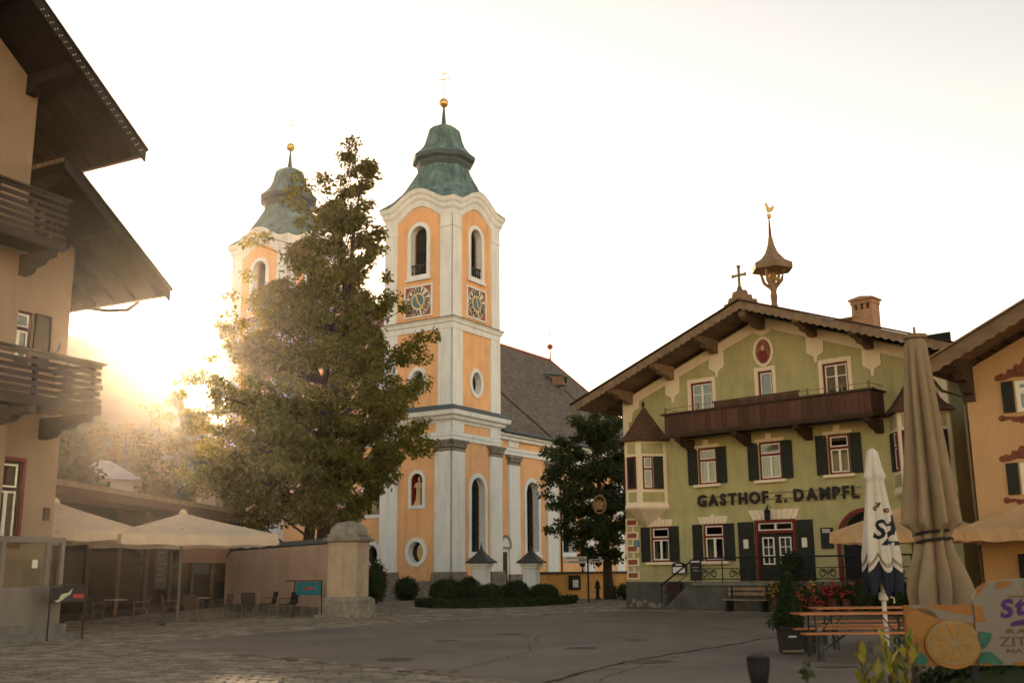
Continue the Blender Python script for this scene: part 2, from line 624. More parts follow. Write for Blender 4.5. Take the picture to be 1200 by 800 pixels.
def leaf_cloud(cen, rad, count, size, seed, flat=0.75, droop=0.3, aspect=0.62, hang=0.0):
    """many small leaf faces in clumps; returns an MB-like vertex array"""
    rng = np.random.default_rng(seed)
    cen, rad = np.asarray(cen, float), np.asarray(rad, float)
    idx = np.repeat(np.arange(len(cen)), count)
    n = len(idx)
    d = rng.normal(size=(n, 3))
    d /= np.linalg.norm(d, axis=1, keepdims=True)
    r = rng.random(n) ** 0.45
    p = cen[idx] + d * (r * rad[idx])[:, None] * np.array([1, 1, flat])
    nr = d * 0.75 + rng.normal(size=(n, 3)) * 0.42
    nr[:, 2] += 0.45
    nr /= np.linalg.norm(nr, axis=1, keepdims=True)
    t = rng.normal(size=(n, 3)) * 0.8 + d * 0.5
    t[:, 2] -= droop
    sd = np.cross(nr, t)
    sd /= np.linalg.norm(sd, axis=1, keepdims=True) + 1e-9
    ax = np.cross(sd, nr)
    s = size * (0.6 + 0.8 * rng.random(n))[:, None]
    a0, a2 = p, p + ax * s
    mid = p + ax * s * 0.45
    a1, a3 = mid + sd * s * aspect * 0.5, mid - sd * s * aspect * 0.5
    v = np.stack([a0, a1, a2, a3], 1).reshape(-1, 3)
    return v


def leaf_obj(name, v, m, parent=None, kind=None):
    n = len(v) // 4
    me = bpy.data.meshes.new(name)
    me.vertices.add(n * 4)
    me.vertices.foreach_set('co', np.asarray(v, np.float32).ravel())
    me.loops.add(n * 4)
    me.loops.foreach_set('vertex_index', np.arange(n * 4, dtype=np.int32))
    me.polygons.add(n)
    me.polygons.foreach_set('loop_start', np.arange(0, n * 4, 4, dtype=np.int32))
    me.update(calc_edges=True)
    me.materials.append(MATS[m])
    o = bpy.data.objects.new(name, me)
    COL.objects.link(o)
    o.parent = parent
    if kind:
        o['kind'] = kind
    return o


# ------------------------------------------------------------------ the ground
def flat(name, poly, z, m, kind='structure', parent=None):
    me = bpy.data.meshes.new(name)
    tri = tessellate_polygon([[Vector((x, y, 0)) for x, y in poly]])
    me.from_pydata([(x, y, z) for x, y in poly], [], [tuple(t) for t in tri])
    me.materials.append(MATS[m])
    o = bpy.data.objects.new(name, me)
    COL.objects.link(o)
    o.parent = parent
    if kind:
        o['kind'] = kind
    return o


ground = flat('ground', [(-430, -60), (430, -60), (430, 540), (-430, 540)], 0.0, 'mortar')
ASPH = [(-8.6, 24.6), (-7.4, 23.0), (-4.94, 21.2), (-2.6, 18.8), (-0.55, 16.35), (1.2, 14.0), (3.4, 10.5), (5.5, 6), (7, 0), (40, 0), (40, 22),
        (22, 30), (13.5, 36.2), (9, 40.2), (5.2, 43.2), (3.0, 42.2), (-0.5, 38.0), (-3.0, 35.0), (-5.1, 32.2), (-7.2, 28.2)]
asphalt = flat('asphalt', ASPH, 0.028, 'asphalt')


def inside(x, y, poly):
    c, n = False, len(poly)
    for i in range(n):
        x1, y1 = poly[i]
        x2, y2 = poly[i - 1]
        if (y1 > y) != (y2 > y) and x < (x2 - x1) * (y - y1) / (y2 - y1) + x1:
            c = not c
    return c


def sett_verts(x, y, a, lx, ly, h, rng):
    c, s = math.cos(a), math.sin(a)
    v = []
    for k, (ix, iy) in enumerate(((-1, -1), (1, -1), (1, 1), (-1, 1))):
        v.append((ix * lx / 2, iy * ly / 2, 0.0))
    dz = [rng.uniform(-0.006, 0.006) for _ in range(4)]
    for k, (ix, iy) in enumerate(((-1, -1), (1, -1), (1, 1), (-1, 1))):
        v.append((ix * (lx / 2 - 0.022), iy * (ly / 2 - 0.022), h + dz[k]))
    return [(x + px * c - py * s, y + px * s + py * c, pz) for px, py, pz in v]


SETT_F = [(4, 5, 6, 7), (0, 1, 5, 4), (1, 2, 6, 5), (2, 3, 7, 6), (3, 0, 4, 7)]


def lay_setts():
    rng = random.Random(3)
    near, far = [], []
    # near band runs across the square, far band lies in front of church and guesthouse
    ang1 = R(8)
    for j in range(0, 150):
        for i in range(-70, 70):
            lx, ly = 0.33, 0.21
            u, w = (i + (0.5 if j % 2 else 0)) * lx, j * ly
            x = -5 + u * math.cos(ang1) - w * math.sin(ang1) + rng.uniform(-.012, .012)
            y = 11 + u * math.sin(ang1) + w * math.cos(ang1) + rng.uniform(-.012, .012)
            if y < 10 or y > 37.5 or x < -15 or x > 4.5 or inside(x, y, ASPH_W):
                continue
            if abs(x / y) > 0.56:
                continue
            near.append((x, y, ang1 + rng.uniform(-.03, .03), lx - 0.018, ly - 0.016))
    ang2 = R(32)
    for j in range(-20, 110):
        for i in range(-70, 90):
            lx, ly = 0.42, 0.27
            u, w = (i + (0.5 if j % 2 else 0)) * lx, j * ly
            x = -4 + u * math.cos(ang2) - w * math.sin(ang2)
            y = 38 + u * math.sin(ang2) + w * math.cos(ang2)
            if y < 30 or y > 67 or x > 16 or inside(x, y, ASPH_W) or abs(x / y) > 0.42:
                continue
            if y <= 37.5 and x < 4.5:
                continue
            rx, ry = x + 3.61, y - 63.02
            if rx * 0.53 + ry * 0.848 > -0.15 and rx * 0.848 - ry * 0.53 < 0.1:          # under the church
                continue
            gx, gy = x - 4.92, y - 47.25
            if gx * 0.685 + gy * 0.729 > -1.7 and gx * 0.729 - gy * 0.685 > -0.1:         # under the guesthouse
                continue
            if inside(x, y, BED):
                continue
            far.append((x, y, ang2 + rng.uniform(-.02, .02), lx - 0.02, ly - 0.018))
    cand = sorted(near, key=lambda t: (t[1] < 15.2) * 100 + t[1])
    single, rest = cand[:300], cand[300:]
    rr = random.Random(5)
    for (x, y, a, lx, ly) in single:
        mb = MB()
        mb.add(sett_verts(0, 0, 0, lx, ly, 0.032 + rr.uniform(-.006, .006), rr), SETT_F)
        o = mb.build('sett', 'sett', ground)
        o.location, o.rotation_euler = (x, y, 0), (0, 0, a)
    V, Fc = [], []
    for (x, y, a, lx, ly) in rest + far:
        o = len(V)
        V += sett_verts(x, y, a, lx, ly, 0.032 + rr.uniform(-.007, .007), rr)
        Fc += [tuple(q + o for q in f) for f in SETT_F]
    mb = MB()
    mb.v, mb.f = V, Fc
    mb.build('sett_field', 'sett', ground, kind='stuff')


def grow(poly, d):
    cx, cy = sum(p[0] for p in poly) / len(poly), sum(p[1] for p in poly) / len(poly)
    out = []
    for x, y in poly:
        l = math.hypot(x - cx, y - cy)
        out.append((x + (x - cx) / l * d, y + (y - cy) / l * d))
    return out


ASPH_W = grow(ASPH, 0.12)


def edging():
    """a single course of pale setts where the asphalt meets the paving"""
    rng = random.Random(17)
    V, Fc = [], []
    pts = [Vector((x, y)) for x, y in ASPH[11:] + ASPH[:8]]
    for i in range(len(pts) - 1):
        a, b = pts[i], pts[i + 1]
        n = max(1, int((b - a).length / .3))
        for k in range(n):
            c = a.lerp(b, (k + .5) / n)
            ang = math.atan2(b.y - a.y, b.x - a.x)
            o = len(V)
            V += sett_verts(c.x, c.y, ang + rng.uniform(-.05, .05), .28, .17, .046 + rng.uniform(-.006, .006), rng)
            Fc += [tuple(q + o for q in f) for f in SETT_F]
    mb = MB()
    mb.v, mb.f = V, Fc
    mb.build('edging_course', 'sett', ground, kind='stuff')


edging()
BED = [(-4.6, 50.6), (-3.6, 48.4), (-1.6, 47.6), (0.6, 49.2), (2.6, 52.6), (3.1, 54.6), (1.2, 55.6), (-2.0, 54.4), (-4.2, 53.0)]
lay_setts()
# tarred seams and patches in the asphalt
mb = MB()
for a, b in (((640, 801), (745, 775)), ((745, 775), (860, 756)), ((860, 756), (905, 748)), ((905, 748), (1010, 738))):
    p, q = gnd(*a), gnd(*b)
    steps = 9
    pts = [p.lerp(q, k / steps) + Vector((random.uniform(-.05, .05), random.uniform(-.12, .12), 0)) for k in range(steps + 1)]
    for k in range(steps):
        d = (pts[k + 1] - pts[k]).normalized()
        nn = Vector((-d.y, d.x, 0)) * random.uniform(.03, .06)
        mb.add([(*(pts[k] - nn).xy, .033), (*(pts[k + 1] - nn).xy, .033), (*(pts[k + 1] + nn).xy, .033), (*(pts[k] + nn).xy, .033)], [(0, 1, 2, 3)])
mb.build('tar_seam', 'tar', asphalt)
mb = MB()
rs = random.Random(23)
for a, b in (((220, 764), (330, 752)), ((330, 752), (470, 748)), ((520, 790), (610, 768)), ((610, 768), (640, 742)), ((700, 800), (790, 770)), ((760, 728), (880, 742)), ((430, 742), (520, 735)), ((880, 790), (1000, 765))):
    p, q = gnd(*a), gnd(*b)
    pts = [p.lerp(q, k / 12) + Vector((rs.uniform(-.12, .12), rs.uniform(-.16, .16), 0)) for k in range(13)]
    for k in range(12):
        d = (pts[k + 1] - pts[k]).normalized()
        nn = Vector((-d.y, d.x, 0)) * rs.uniform(.005, .014)
        mb.add([(*(pts[k] - nn).xy, .032), (*(pts[k + 1] - nn).xy, .032), (*(pts[k + 1] + nn).xy, .032), (*(pts[k] + nn).xy, .032)], [(0, 1, 2, 3)])
mb.build('crack', 'tar', asphalt, kind='stuff')
for k, quad in enumerate((((400, 748), (520, 746), (545, 757), (405, 760)), ((600, 740), (760, 733), (800, 741), (615, 750)), ((660, 772), (760, 767), (790, 782), (670, 790)), ((820, 742), (880, 738), (890, 746), (825, 750)))):
    ps = []
    for i in range(4):
        p, q = gnd(*quad[i]), gnd(*quad[(i + 1) % 4])
        ps += [p.lerp(q, t / 6) + Vector((rs.uniform(-.05, .05), rs.uniform(-.05, .05), 0)) for t in range(6)]
    MB().add([(p.x, p.y, .0305 + .0004 * k) for p in ps], [tuple(range(24))]).build('repair_patch', 'asphalt_pale', asphalt)
for (px, py, w, h) in ((755, 777, 1.0, .5), (462, 774, .8, .45), (596, 744, .9, .35), (745, 751, .5, .25), (485, 788, .7, .2), (980, 783, .8, .2)):
    p = gnd(px, py)
    mb = MB()
    mb.add([(p.x + w * .5 * math.cos(t) * random.uniform(.7, 1.1), p.y + h * math.sin(t) * random.uniform(.7, 1.1), .037) for t in np.linspace(0, 6.28, 11)[:-1]], [tuple(range(10))])
    mb.build('tar_patch', 'asphalt_patch', asphalt)
for (px, py, r, lab) in ((523, 752, .36, 'round iron manhole cover in the asphalt before the hedge bed'), (682, 761, .42, 'wide pale-rimmed manhole cover in the middle of the asphalt')):
    p = gnd(px, py)
    t = thing('manhole_cover', lab, 'manhole cover', (p.x, p.y, 0.028))
    MB().lathe([(r, 0.001), (r, .012), (r - .07, .012), (r - .07, .001)], 24).build('rim', 'step_stone', t)
    MB().lathe([(r - .08, .001), (r - .08, .01), (.001, .011)], 24).build('lid', 'iron', t)

# hills: a wooded ridge that closes the valley
NX, NY = 90, 14
hv, hf = [], []
rng = np.random.default_rng(11)
for j in range(NY):
    for i in range(NX):
        az = R(-62 + 124 * i / (NX - 1))
        dist = 300 + 210 * j / (NY - 1)
        azd = math.degrees(az)
        ridge = 20 + 66 * math.exp(-((azd + 24) / 9.5) ** 2) + 16 * math.exp(-((azd - 40) / 20) ** 2) + 10 * math.exp(-((azd + 52) / 9) ** 2)
        f = math.sin(min(1, j / 7) * math.pi / 2)
        z = ridge * f * (1 if j <= 7 else 1 - .05 * (j - 7)) + (rng.random() - .5) * 2.6 * (j > 0) - (1 if j == 0 else 0)
        hv.append((math.sin(az) * dist * .93, math.cos(az) * dist, z))
for j in range(NY - 1):
    for i in range(NX - 1):
        hf.append((j * NX + i, j * NX + i + 1, (j + 1) * NX + i + 1, (j + 1) * NX + i))
mb = MB()
mb.v, mb.f = hv, hf
mb.build('hills', 'hill_forest', None, smooth=True, kind='structure')

# ------------------------------------------------------------------ the church
CH_O, CH_A = Vector((-3.614, 63.023, 0)), math.atan2(-0.53026, 0.84784)
church = thing('church', 'orange and white twin-towered baroque church with green copper domes', 'church', CH_O, CH_A)
TW = 5.12
FRONT, SIDE = face(0, 0, 0), face(0, 0, R(90))


def swell(t):
    """height of the eyebrow cornice along one tower face, t in 0..1"""
    t = min(1, max(0, (t - 0.13) / 0.74))
    return math.sin(math.pi * t) ** 1.4


def tower_ring(cx, cy, h, d, z, amp, nseg=20):
    pts = []
    q = (h + d) / h
    for k in range(4):
        c, s = math.cos(k * math.pi / 2), math.sin(k * math.pi / 2)
        for i in range(nseg):
            t = i / nseg
            x, y = (-h + 2 * h * t) * q, -h * q
            # clipped corners
            pts.append((cx + x * c - y * s, cy + x * s + y * c, z + amp * swell(t)))
    return pts


def lining(T, loop, y0, depth):
    return MB(T).loft([[(x, y0 + .005, z) for x, z in loop], [(x, y0 + depth, z) for x, z in loop]], False, False)


def arched_opening(T, a, kind, y0=0.0):
    """white surround, dark pane or louvres and a little balustrade for one round-headed opening"""
    x0, x1, z0, z1 = a
    fr = MB(T)
    fr.ring(off_arch(a, 0.26), arch(*a), y0 - 0.07, y0 + 0.02)
    fr.box(x0 - .36, x1 + .36, y0 - .14, y0 - .072, z0 - .36, z0 - .2)
    w = fr.build('window', 'church_white', church)
    lining(T, arch(x0 + .012, x1 - .012, z0 + .012, z1 - .012), y0, .37).build('reveal', 'church_white', w)
    if kind == 'bell':
        lv = MB(T)
        k = z0 + 0.05
        while k < z1 - 0.08:
            c = (x0 + x1) / 2
            r = (x1 - x0) / 2
            hw = r if k < z1 - r else math.sqrt(max(0.0001, r * r - (k - z1 + r) ** 2))
            lv.add([(c - hw, y0 + .38, k), (c + hw, y0 + .38, k), (c + hw, y0 + .52, k + .11), (c - hw, y0 + .52, k + .11)], [(0, 1, 2, 3)])
            k += 0.13
        lv.build('louvre', 'louvre', w, kind='stuff')
        MB(T).prism(arch(*a), y0 + .56, y0 + .6).build('back_panel', 'dark_room', w)
        b = MB(T)
        b.box(x0 - .05, x1 + .05, y0 + .02, y0 + .1, z0 + .62, z0 + .7)
        for i in range(6):
            xx = x0 + .1 + (x1 - x0 - .2) * i / 5
            b.lathe([(.03, 0), (.06, .15), (.03, .35), (.05, .6)], 6, (xx, y0 + .06, z0 + .02))
        b.build('balustrade', 'louvre', w)
    else:
        MB(T).prism(arch(*a), y0 + .42, y0 + .44).build('pane', 'church_glass', w)
        b = MB(T)
        nx = 3
        for i in range(1, nx):
            xx = x0 + (x1 - x0) * i / nx
            b.box(xx - .02, xx + .02, y0 + .38, y0 + .415, z0, z1 - .12)
        z = z0 + .55
        while z < z1 - .6:
            b.box(x0, x1, y0 + .375, y0 + .418, z - .02, z + .02)
            z += .55
        b.build('glazing_bar', 'iron', w)
        MB(T).prism(arch(*a), y0 + .9, y0 + .92).build('back_panel', 'dark_room', w)


def oval_window(T, cx, cz, rx, rz):
    w = MB(T).ring(oval(cx, cz, rx + .24, rz + .24), oval(cx, cz, rx, rz), -.08, .02).build('oval_window', 'church_white', church)
    lining(T, oval(cx, cz, rx - .012, rz - .012), 0, .355).build('reveal', 'church_white', w)
    MB(T).prism(oval(cx, cz, rx, rz), .36, .38).build('pane', 'church_glass', w)
    MB(T).prism(oval(cx, cz, rx, rz), .7, .72).build('back_panel', 'dark_room', w)


def clock(T, x0, x1, z0, z1):
    cx, cz, r = (x0 + x1) / 2, (z0 + z1) / 2, (x1 - x0) / 2
    c = MB(T).box(x0, x1, -.05, .0, z0, z1).build('clock', 'clock_red', church)
    MB(T).ring([(x0 - .1, z0 - .1), (x1 + .1, z0 - .1), (x1 + .1, z1 + .1), (x0 - .1, z1 + .1)], [(x0, z0), (x1, z0), (x1, z1), (x0, z1)], -.09, -.002).build('border', 'church_white', c)
    MB(T).prism(oval(cx, cz, r * .97, r * .97, 36), -.07, -.052).build('dial_ring', 'clock_cream', c)
    MB(T).prism(oval(cx, cz, r * .44, r * .44, 28), -.09, -.072).build('dial_centre', 'clock_blue', c)
    MB(T).ring(oval(cx, cz, r * .5, r * .5, 28), oval(cx, cz, r * .44, r * .44, 28), -.095, -.072).build('inner_ring', 'gold', c)
    for k, tx in enumerate(('XII', 'I', 'II', 'III', 'IIII', 'V', 'VI', 'VII', 'VIII', 'IX', 'X', 'XI')):
        me = text_mesh(tx, r * .46, 0.008, 0.012)
        lo, hi = mesh_bounds(me)
        me.transform(Matrix.Translation((-(lo[0] + hi[0]) / 2, -(lo[1] + hi[1]) / 2, 0)))
        wd = hi[0] - lo[0]
        me.transform(Matrix.Diagonal((min(1, r * .42 / wd) * .95, 1.15, 1, 1)))
        a = -k * math.pi / 6
        M2 = T @ Matrix.Translation((cx, -.082, cz)) @ UPRIGHT @ Matrix.Rotation(a, 4, 'Z') @ Matrix.Translation((0, r * .73, 0))
        put_mesh('numeral', me, 'numeral', M2, c)
    for a, l, w in ((R(-215), r * .72, .05), (R(-20), r * .5, .07)):
        mb = MB(T @ Matrix.Translation((cx, -.115, cz)) @ Matrix.Rotation(a, 4, 'Y'))
        mb.prism([(-w, -.2), (w, -.2), (w * .6, l * .8), (0, l), (-w * .6, l * .8)], -.01, .01)
        mb.build('hand', 'gold', c)


NICHE = (-2.98, -2.12, 5.5, 7.4)
BELL = lambda o: (o - .62, o + .62, 19.75, 22.95)
OF = -TW / 2                                  # centre of a tower face, front
OS = TW / 2                                   # the same, side face


def tower(tx, full):
    """one tower: tx = x of its right corner"""
    h = TW / 2
    cx, cy = tx - h, h
    w = MB()
    for k in range(4):
        T = Matrix.Translation((cx, cy, 0)) @ Matrix.Rotation(k * math.pi / 2, 4, 'Z') @ Matrix.Translation((-h, -h, 0))
        holes = [arch(*BELL(h))]
        if k == 0:
            holes += [oval(h, 2.76, .55, .62), oval(h, 13.0, .5, .68)]
            if full:
                holes += [arch(NICHE[0] + TW, NICHE[1] + TW, NICHE[2], NICHE[3])]
        if k == 1:
            holes += [oval(h, 13.0, .5, .68)]
            if full:
                holes += [arch(1.98, 3.46, 2.75, 7.2)]
        top = [(TW * (1 - i / 24), 23.65 + .95 * swell(1 - i / 24)) for i in range(25)]
        w.T = T
        w.sheet([(0, 0), (TW, 0)] + top, holes, 0, .6)
    w.build('tower', 'ochre', church)
    # flat white strips at the corners, three storeys
    for k in range(4):
        T = Matrix.Translation((cx, cy, 0)) @ Matrix.Rotation(k * math.pi / 2, 4, 'Z') @ Matrix.Translation((-h, -h, 0))
        if k == 2 and full or (k == 3 and not full and False):
            continue
        for sx in (0, 1):
            e0 = -.16 if sx == 0 else .0
            def strip(wd, z0, z1, pr):
                x0, x1 = (-pr, wd) if sx == 0 else (TW - wd, TW + pr - .004)
                return MB(T).box(x0, x1, -pr, -.002, z0, z1)
            strip(1.15, 1.45, 8.6, .16).build('pilaster', 'church_white', church)
            strip(.98, 11.15, 16.05, .1).build('pilaster', 'church_white', church)
            strip(.86, 16.78, 23.7, .1).build('pilaster', 'church_white', church)
            x0, x1 = (-.3, 1.29) if sx == 0 else (TW - 1.29, TW + .296)
            p = MB(T).box(x0, x1, -.3, -.004, .55, 1.42).box(x0 - .04, x1 + .036, -.36, -.006, 0, .56)
            p.box(x0 + .03, x1 - .034, -.26, -.005, 1.42, 1.6)
            p.build('pedestal', 'plinth_stone', church)
            x0, x1 = (-.2, 1.19) if sx == 0 else (TW - 1.19, TW + .196)
            c = MB(T).box(x0, x1, -.2, -.004, 8.62, 8.74).box(x0 + .04, x1 - .044, -.17, -.005, 8.74, 9.02).box(x0 - .1, x1 + .096, -.3, -.006, 9.02, 9.14)
            c.box(x0 - .16, x1 + .156, -.36, -.007, 9.14, 9.26)
            for i in range(5):
                xx = x0 + (i + .5) * (x1 - x0) / 5
                c.lathe([(.03, 0), (.13, .06), (.15, .16), (.05, .26)], 7, (xx, -.2, 8.78))
            c.build('capital', 'capital_stone', church)
            MB(T).box(-.14 if sx == 0 else TW - .9, .9 if sx == 0 else TW + .136, -.14, -.008, 22.55, 22.68).build('moulding', 'church_white', church)
    q = lambda a, b, z0, z1: MB().hprism([(cx - h - a, cy - h - a), (cx + h + a, cy - h - a), (cx + h + a, cy + h + a), (cx - h - a, cy + h + a)], z0, z1)

    def band(prof, name, m):
        mb = MB()
        mb.loft([[(cx + sx * (h + d), cy + sy * (h + d), z) for sx, sy in ((-1, -1), (1, -1), (1, 1), (-1, 1))] for d, z in prof], False, False)
        return mb.build(name, m, church)
    band([(0, .0), (.1, .0), (.1, 1.02), (.03, 1.1), (0, 1.1)], 'plinth', 'plinth_stone')
    band([(0, 9.27), (.12, 9.27), (.12, 9.5), (.17, 9.52), (.17, 9.72), (.05, 9.74), (.05, 9.76), (0, 9.76)], 'architrave', 'church_white')
    band([(0, 10.28), (.08, 10.3), (.14, 10.45), (.3, 10.5), (.36, 10.66), (.56, 10.74), (.6, 10.96), (.6, 11.0)], 'cornice', 'church_white')
    band([(.62, 11.0), (.63, 11.05), (.3, 11.32), (0, 11.42)], 'cornice_flashing', 'copper_dark')
    for k in range(4):                         # white blocks above the pilasters in the frieze
        T = Matrix.Translation((cx, cy, 0)) @ Matrix.Rotation(k * math.pi / 2, 4, 'Z') @ Matrix.Translation((-h, -h, 0))
        MB(T).box(-.1, 1.1, -.1, -.003, 9.76, 10.3).build('frieze_block', 'church_white', church)
        MB(T).box(TW - 1.1, TW + .096, -.1, -.003, 9.76, 10.3).build('frieze_block', 'church_white', church)
    band([(0, 16.05), (.1, 16.07), (.12, 16.4), (.2, 16.45), (.24, 16.62), (.3, 16.66), (.3, 16.72)], 'string_course', 'church_white')
    band([(.33, 16.715), (.33, 16.76), (0, 16.84)], 'string_flashing', 'iron')
    # swelling eyebrow cornice
    prof = [(.0, -.5), (.1, -.45), (.14, -.1), (.24, .05), (.27, .28), (.35, .38), (.4, .6), (.4, .66)]
    mb = MB()
    mb.loft([tower_ring(cx, cy, h, d, 23.75 + z, .95) for d, z in prof], False, False)
    mb.build('eyebrow_cornice', 'church_white', church)
    # copper helmet: from swelling square to octagon, ledge, bell and spike
    def octo(r, z, sq, amp=0, n=80):
        pts = []
        for k in range(4):
            c, s = math.cos(k * math.pi / 2), math.sin(k * math.pi / 2)
            for i in range(20):
                t = i / 20
                x, y = (-1 + 2 * t), -1.0
                l = max(abs(x), abs(y), (abs(x) + abs(y)) / (1.4142 + (2 - 1.4142) * sq))
                x, y = x / l * r, y / l * r
                pts.append((cx + x * c - y * s, cy + x * s + y * c, z + amp * swell(t)))
        return pts
    R0 = h + .42
    rings = [octo(R0, 24.4, 1, .95), octo(R0 - .02, 24.46, 1, .95), octo(2.5, 24.95, .85, .6), octo(2.2, 25.6, .5, .25), octo(1.93, 26.4, .25, .05), octo(1.68, 27.1, .05), octo(1.58, 27.45, 0)]
    base = MB()
    base.loft(rings, False, False)
    dome = base.build('dome', 'copper', church)
    MB().loft([octo(1.58, 27.45, 0), octo(1.62, 27.5, 0), octo(1.72, 27.7, 0), octo(1.74, 27.82, 0), octo(1.96, 27.98, 0), octo(2.0, 28.2, 0), octo(1.96, 28.26, 0)], False, False).build('ledge', 'copper_dark', dome)
    MB().loft([octo(1.98, 28.25, 0), octo(1.66, 28.55, 0), octo(1.36, 28.95, 0), octo(1.17, 29.45, 0), octo(1.1, 29.85, 0), octo(1.0, 30.2, 0), octo(.75, 30.45, 0), octo(.4, 30.62, 0), octo(.17, 30.7, 0)]).build('bell_cap', 'copper', dome)
    # standing seams
    sm = MB()
    for k in range(16):
        a = (k + .5) * math.pi / 8
        pr = [(2.05, 26.15), (1.78, 26.8), (1.64, 27.4)] if True else []
        for pts in (pr, [(1.62, 28.6), (1.34, 29.0), (1.16, 29.5), (1.08, 29.9), (.9, 30.3)]):
            dd = []
            for r, z in pts:
                x, y = math.cos(a), math.sin(a)
                l = max(abs(x), abs(y), (abs(x) + abs(y)) / 1.4142)
                sq = 1.0
                dd.append((cx + x / l * r * sq, cy + y / l * r * sq, z))
            MB().tube(dd, .025, 4).build('seam', 'copper_dark', dome)
    MB().lathe([(.17, 30.7), (.12, 31.3), (.06, 32.0)], 10, (cx, cy, 0)).build('spike', 'copper_dark', dome)
    MB().lathe([(.02, -.31)] + [(.32 * math.cos(R(a)), .32 * math.sin(R(a))) for a in range(-75, 90, 15)] + [(.02, .32)], 16, (cx, cy, 32.3)).build('ball', 'gold', dome, smooth=True)
    cr = MB(Matrix.Translation((cx, cy, 0)) @ Matrix.Rotation(R(20), 4, 'Z'))
    cr.box(-.018, .018, -.018, .018, 32.6, 34.75).box(-.42, .42, -.017, .017, 34.0, 34.04).box(-.26, .26, -.017, .017, 34.4, 34.44)
    cr.build('cross', 'gold', dome)
    for k in (0, 1):
        T = Matrix.Translation((cx, cy, 0)) @ Matrix.Rotation(k * math.pi / 2, 4, 'Z') @ Matrix.Translation((-h, -h, 0))
        arched_opening(T, BELL(h), 'bell')
        clock(T, h - .98, h + .98, 17.12, 18.98)
        oval_window(T, h, 13.0, .5, .68)
    oval_window(Matrix.Translation((cx - h, 0, 0)), h, 2.76, .55, .62)


tower(0.0, True)
tower(-13.9, False)
arched_opening(SIDE, (1.98, 3.46, 2.75, 7.2), 'nave')
# niche
w = MB(FRONT).ring(off_arch(NICHE, .2), arch(*NICHE), -.06, .02).build('niche', 'church_white', church)
MB(FRONT).prism(arch(*NICHE), .58, .6).build('back_panel', 'niche_red', w)
lining(FRONT, arch(NICHE[0] + .012, NICHE[1] - .012, NICHE[2] + .012, NICHE[3] - .012), .03, .545).build('niche_lining', 'niche_red', w)
# front between the towers, with gable
f = MB(face(-13.9, .45, 0))
L = 13.9 - TW
gable = [(0, 0), (L, 0), (L, 12.4), (L - .8, 13.2), (L - 1.2, 15.2), (L - 2.4, 17.0), (L / 2, 18.9), (2.4, 17.0), (1.2, 15.2), (.8, 13.2), (0, 12.4)]
f.sheet(gable, [oval(1.3, 2.65, .55, .62), oval(L - 1.25, 2.65, .55, .62), arch(L / 2 - 1.0, L / 2 + 1.0, .3, 4.2), arch(L / 2 - 1.1, L / 2 + 1.1, 6.0, 9.0), rect(L - 1.9, L - .6, 5.1, 7.4)], 0, .5)
f.build('front_wall', 'ochre', church)
TF = face(-13.9, .45, 0)
for cxo in (1.3, L - 1.25):
    w = MB(TF).ring(oval(cxo, 2.65, .79, .86), oval(cxo, 2.65, .55, .62), -.08, .02).build('oval_window', 'church_white', church)
    lining(TF, oval(cxo, 2.65, .538, .608), 0, .355).build('reveal', 'church_white', w)
    MB(TF).prism(oval(cxo, 2.65, .55, .62), .36, .38).build('pane', 'church_glass', w)
    MB(TF).prism(oval(cxo, 2.65, .6, .66), .52, .54).build('back_panel', 'dark_room', w)
w = MB(TF).ring(rect(L - 2.12, L - .38, 4.88, 7.62), rect(L - 1.9, L - .6, 5.1, 7.4), -.07, .02).build('window', 'church_white', church)
MB(TF).box(L - 1.9, L - .6, .36, .38, 5.1, 7.4).build('pane', 'church_glass', w)
MB(TF).box(L - 1.95, L - .55, .52, .54, 5.05, 7.45).build('back_panel', 'dark_room', w)
w = MB(TF).ring(off_arch((L / 2 - 1.0, L / 2 + 1.0, .3, 4.2), .25), arch(L / 2 - 1.0, L / 2 + 1.0, .3, 4.2), -.07, .02).build('portal', 'church_white', church)
MB(TF).prism(arch(L / 2 - 1.0, L / 2 + 1.0, .3, 4.2), .4, .46).build('door', 'dark_wood', w)
w = MB(TF).ring(off_arch((L / 2 - 1.1, L / 2 + 1.1, 6, 9), .25), arch(L / 2 - 1.1, L / 2 + 1.1, 6, 9), -.07, .02).build('window', 'church_white', church)
MB(TF).prism(arch(L / 2 - 1.1, L / 2 + 1.1, 6, 9), .4, .42).build('pane', 'church_glass', w)
MB(TF).prism(arch(L / 2 - 1.1, L / 2 + 1.1, 6, 9), .55, .57).build('back_panel', 'dark_room', w)
MB(TF).box(-.01, L + .01, -.3, -.003, 10.5, 11.0).build('front_cornice', 'church_white', church)
MB(TF).box(-.01, L + .01, -.12, -.002, 9.3, 9.75).build('front_architrave', 'church_white', church)
MB(TF).box(-.01, L + .01, -.08, -.004, 0, 1.1).build('plinth', 'plinth_stone', church)
MB(TF).tube([(x, -.12, z + .1) for x, z in gable[2:]], .16, 6).build('gable_coping', 'church_white', church)
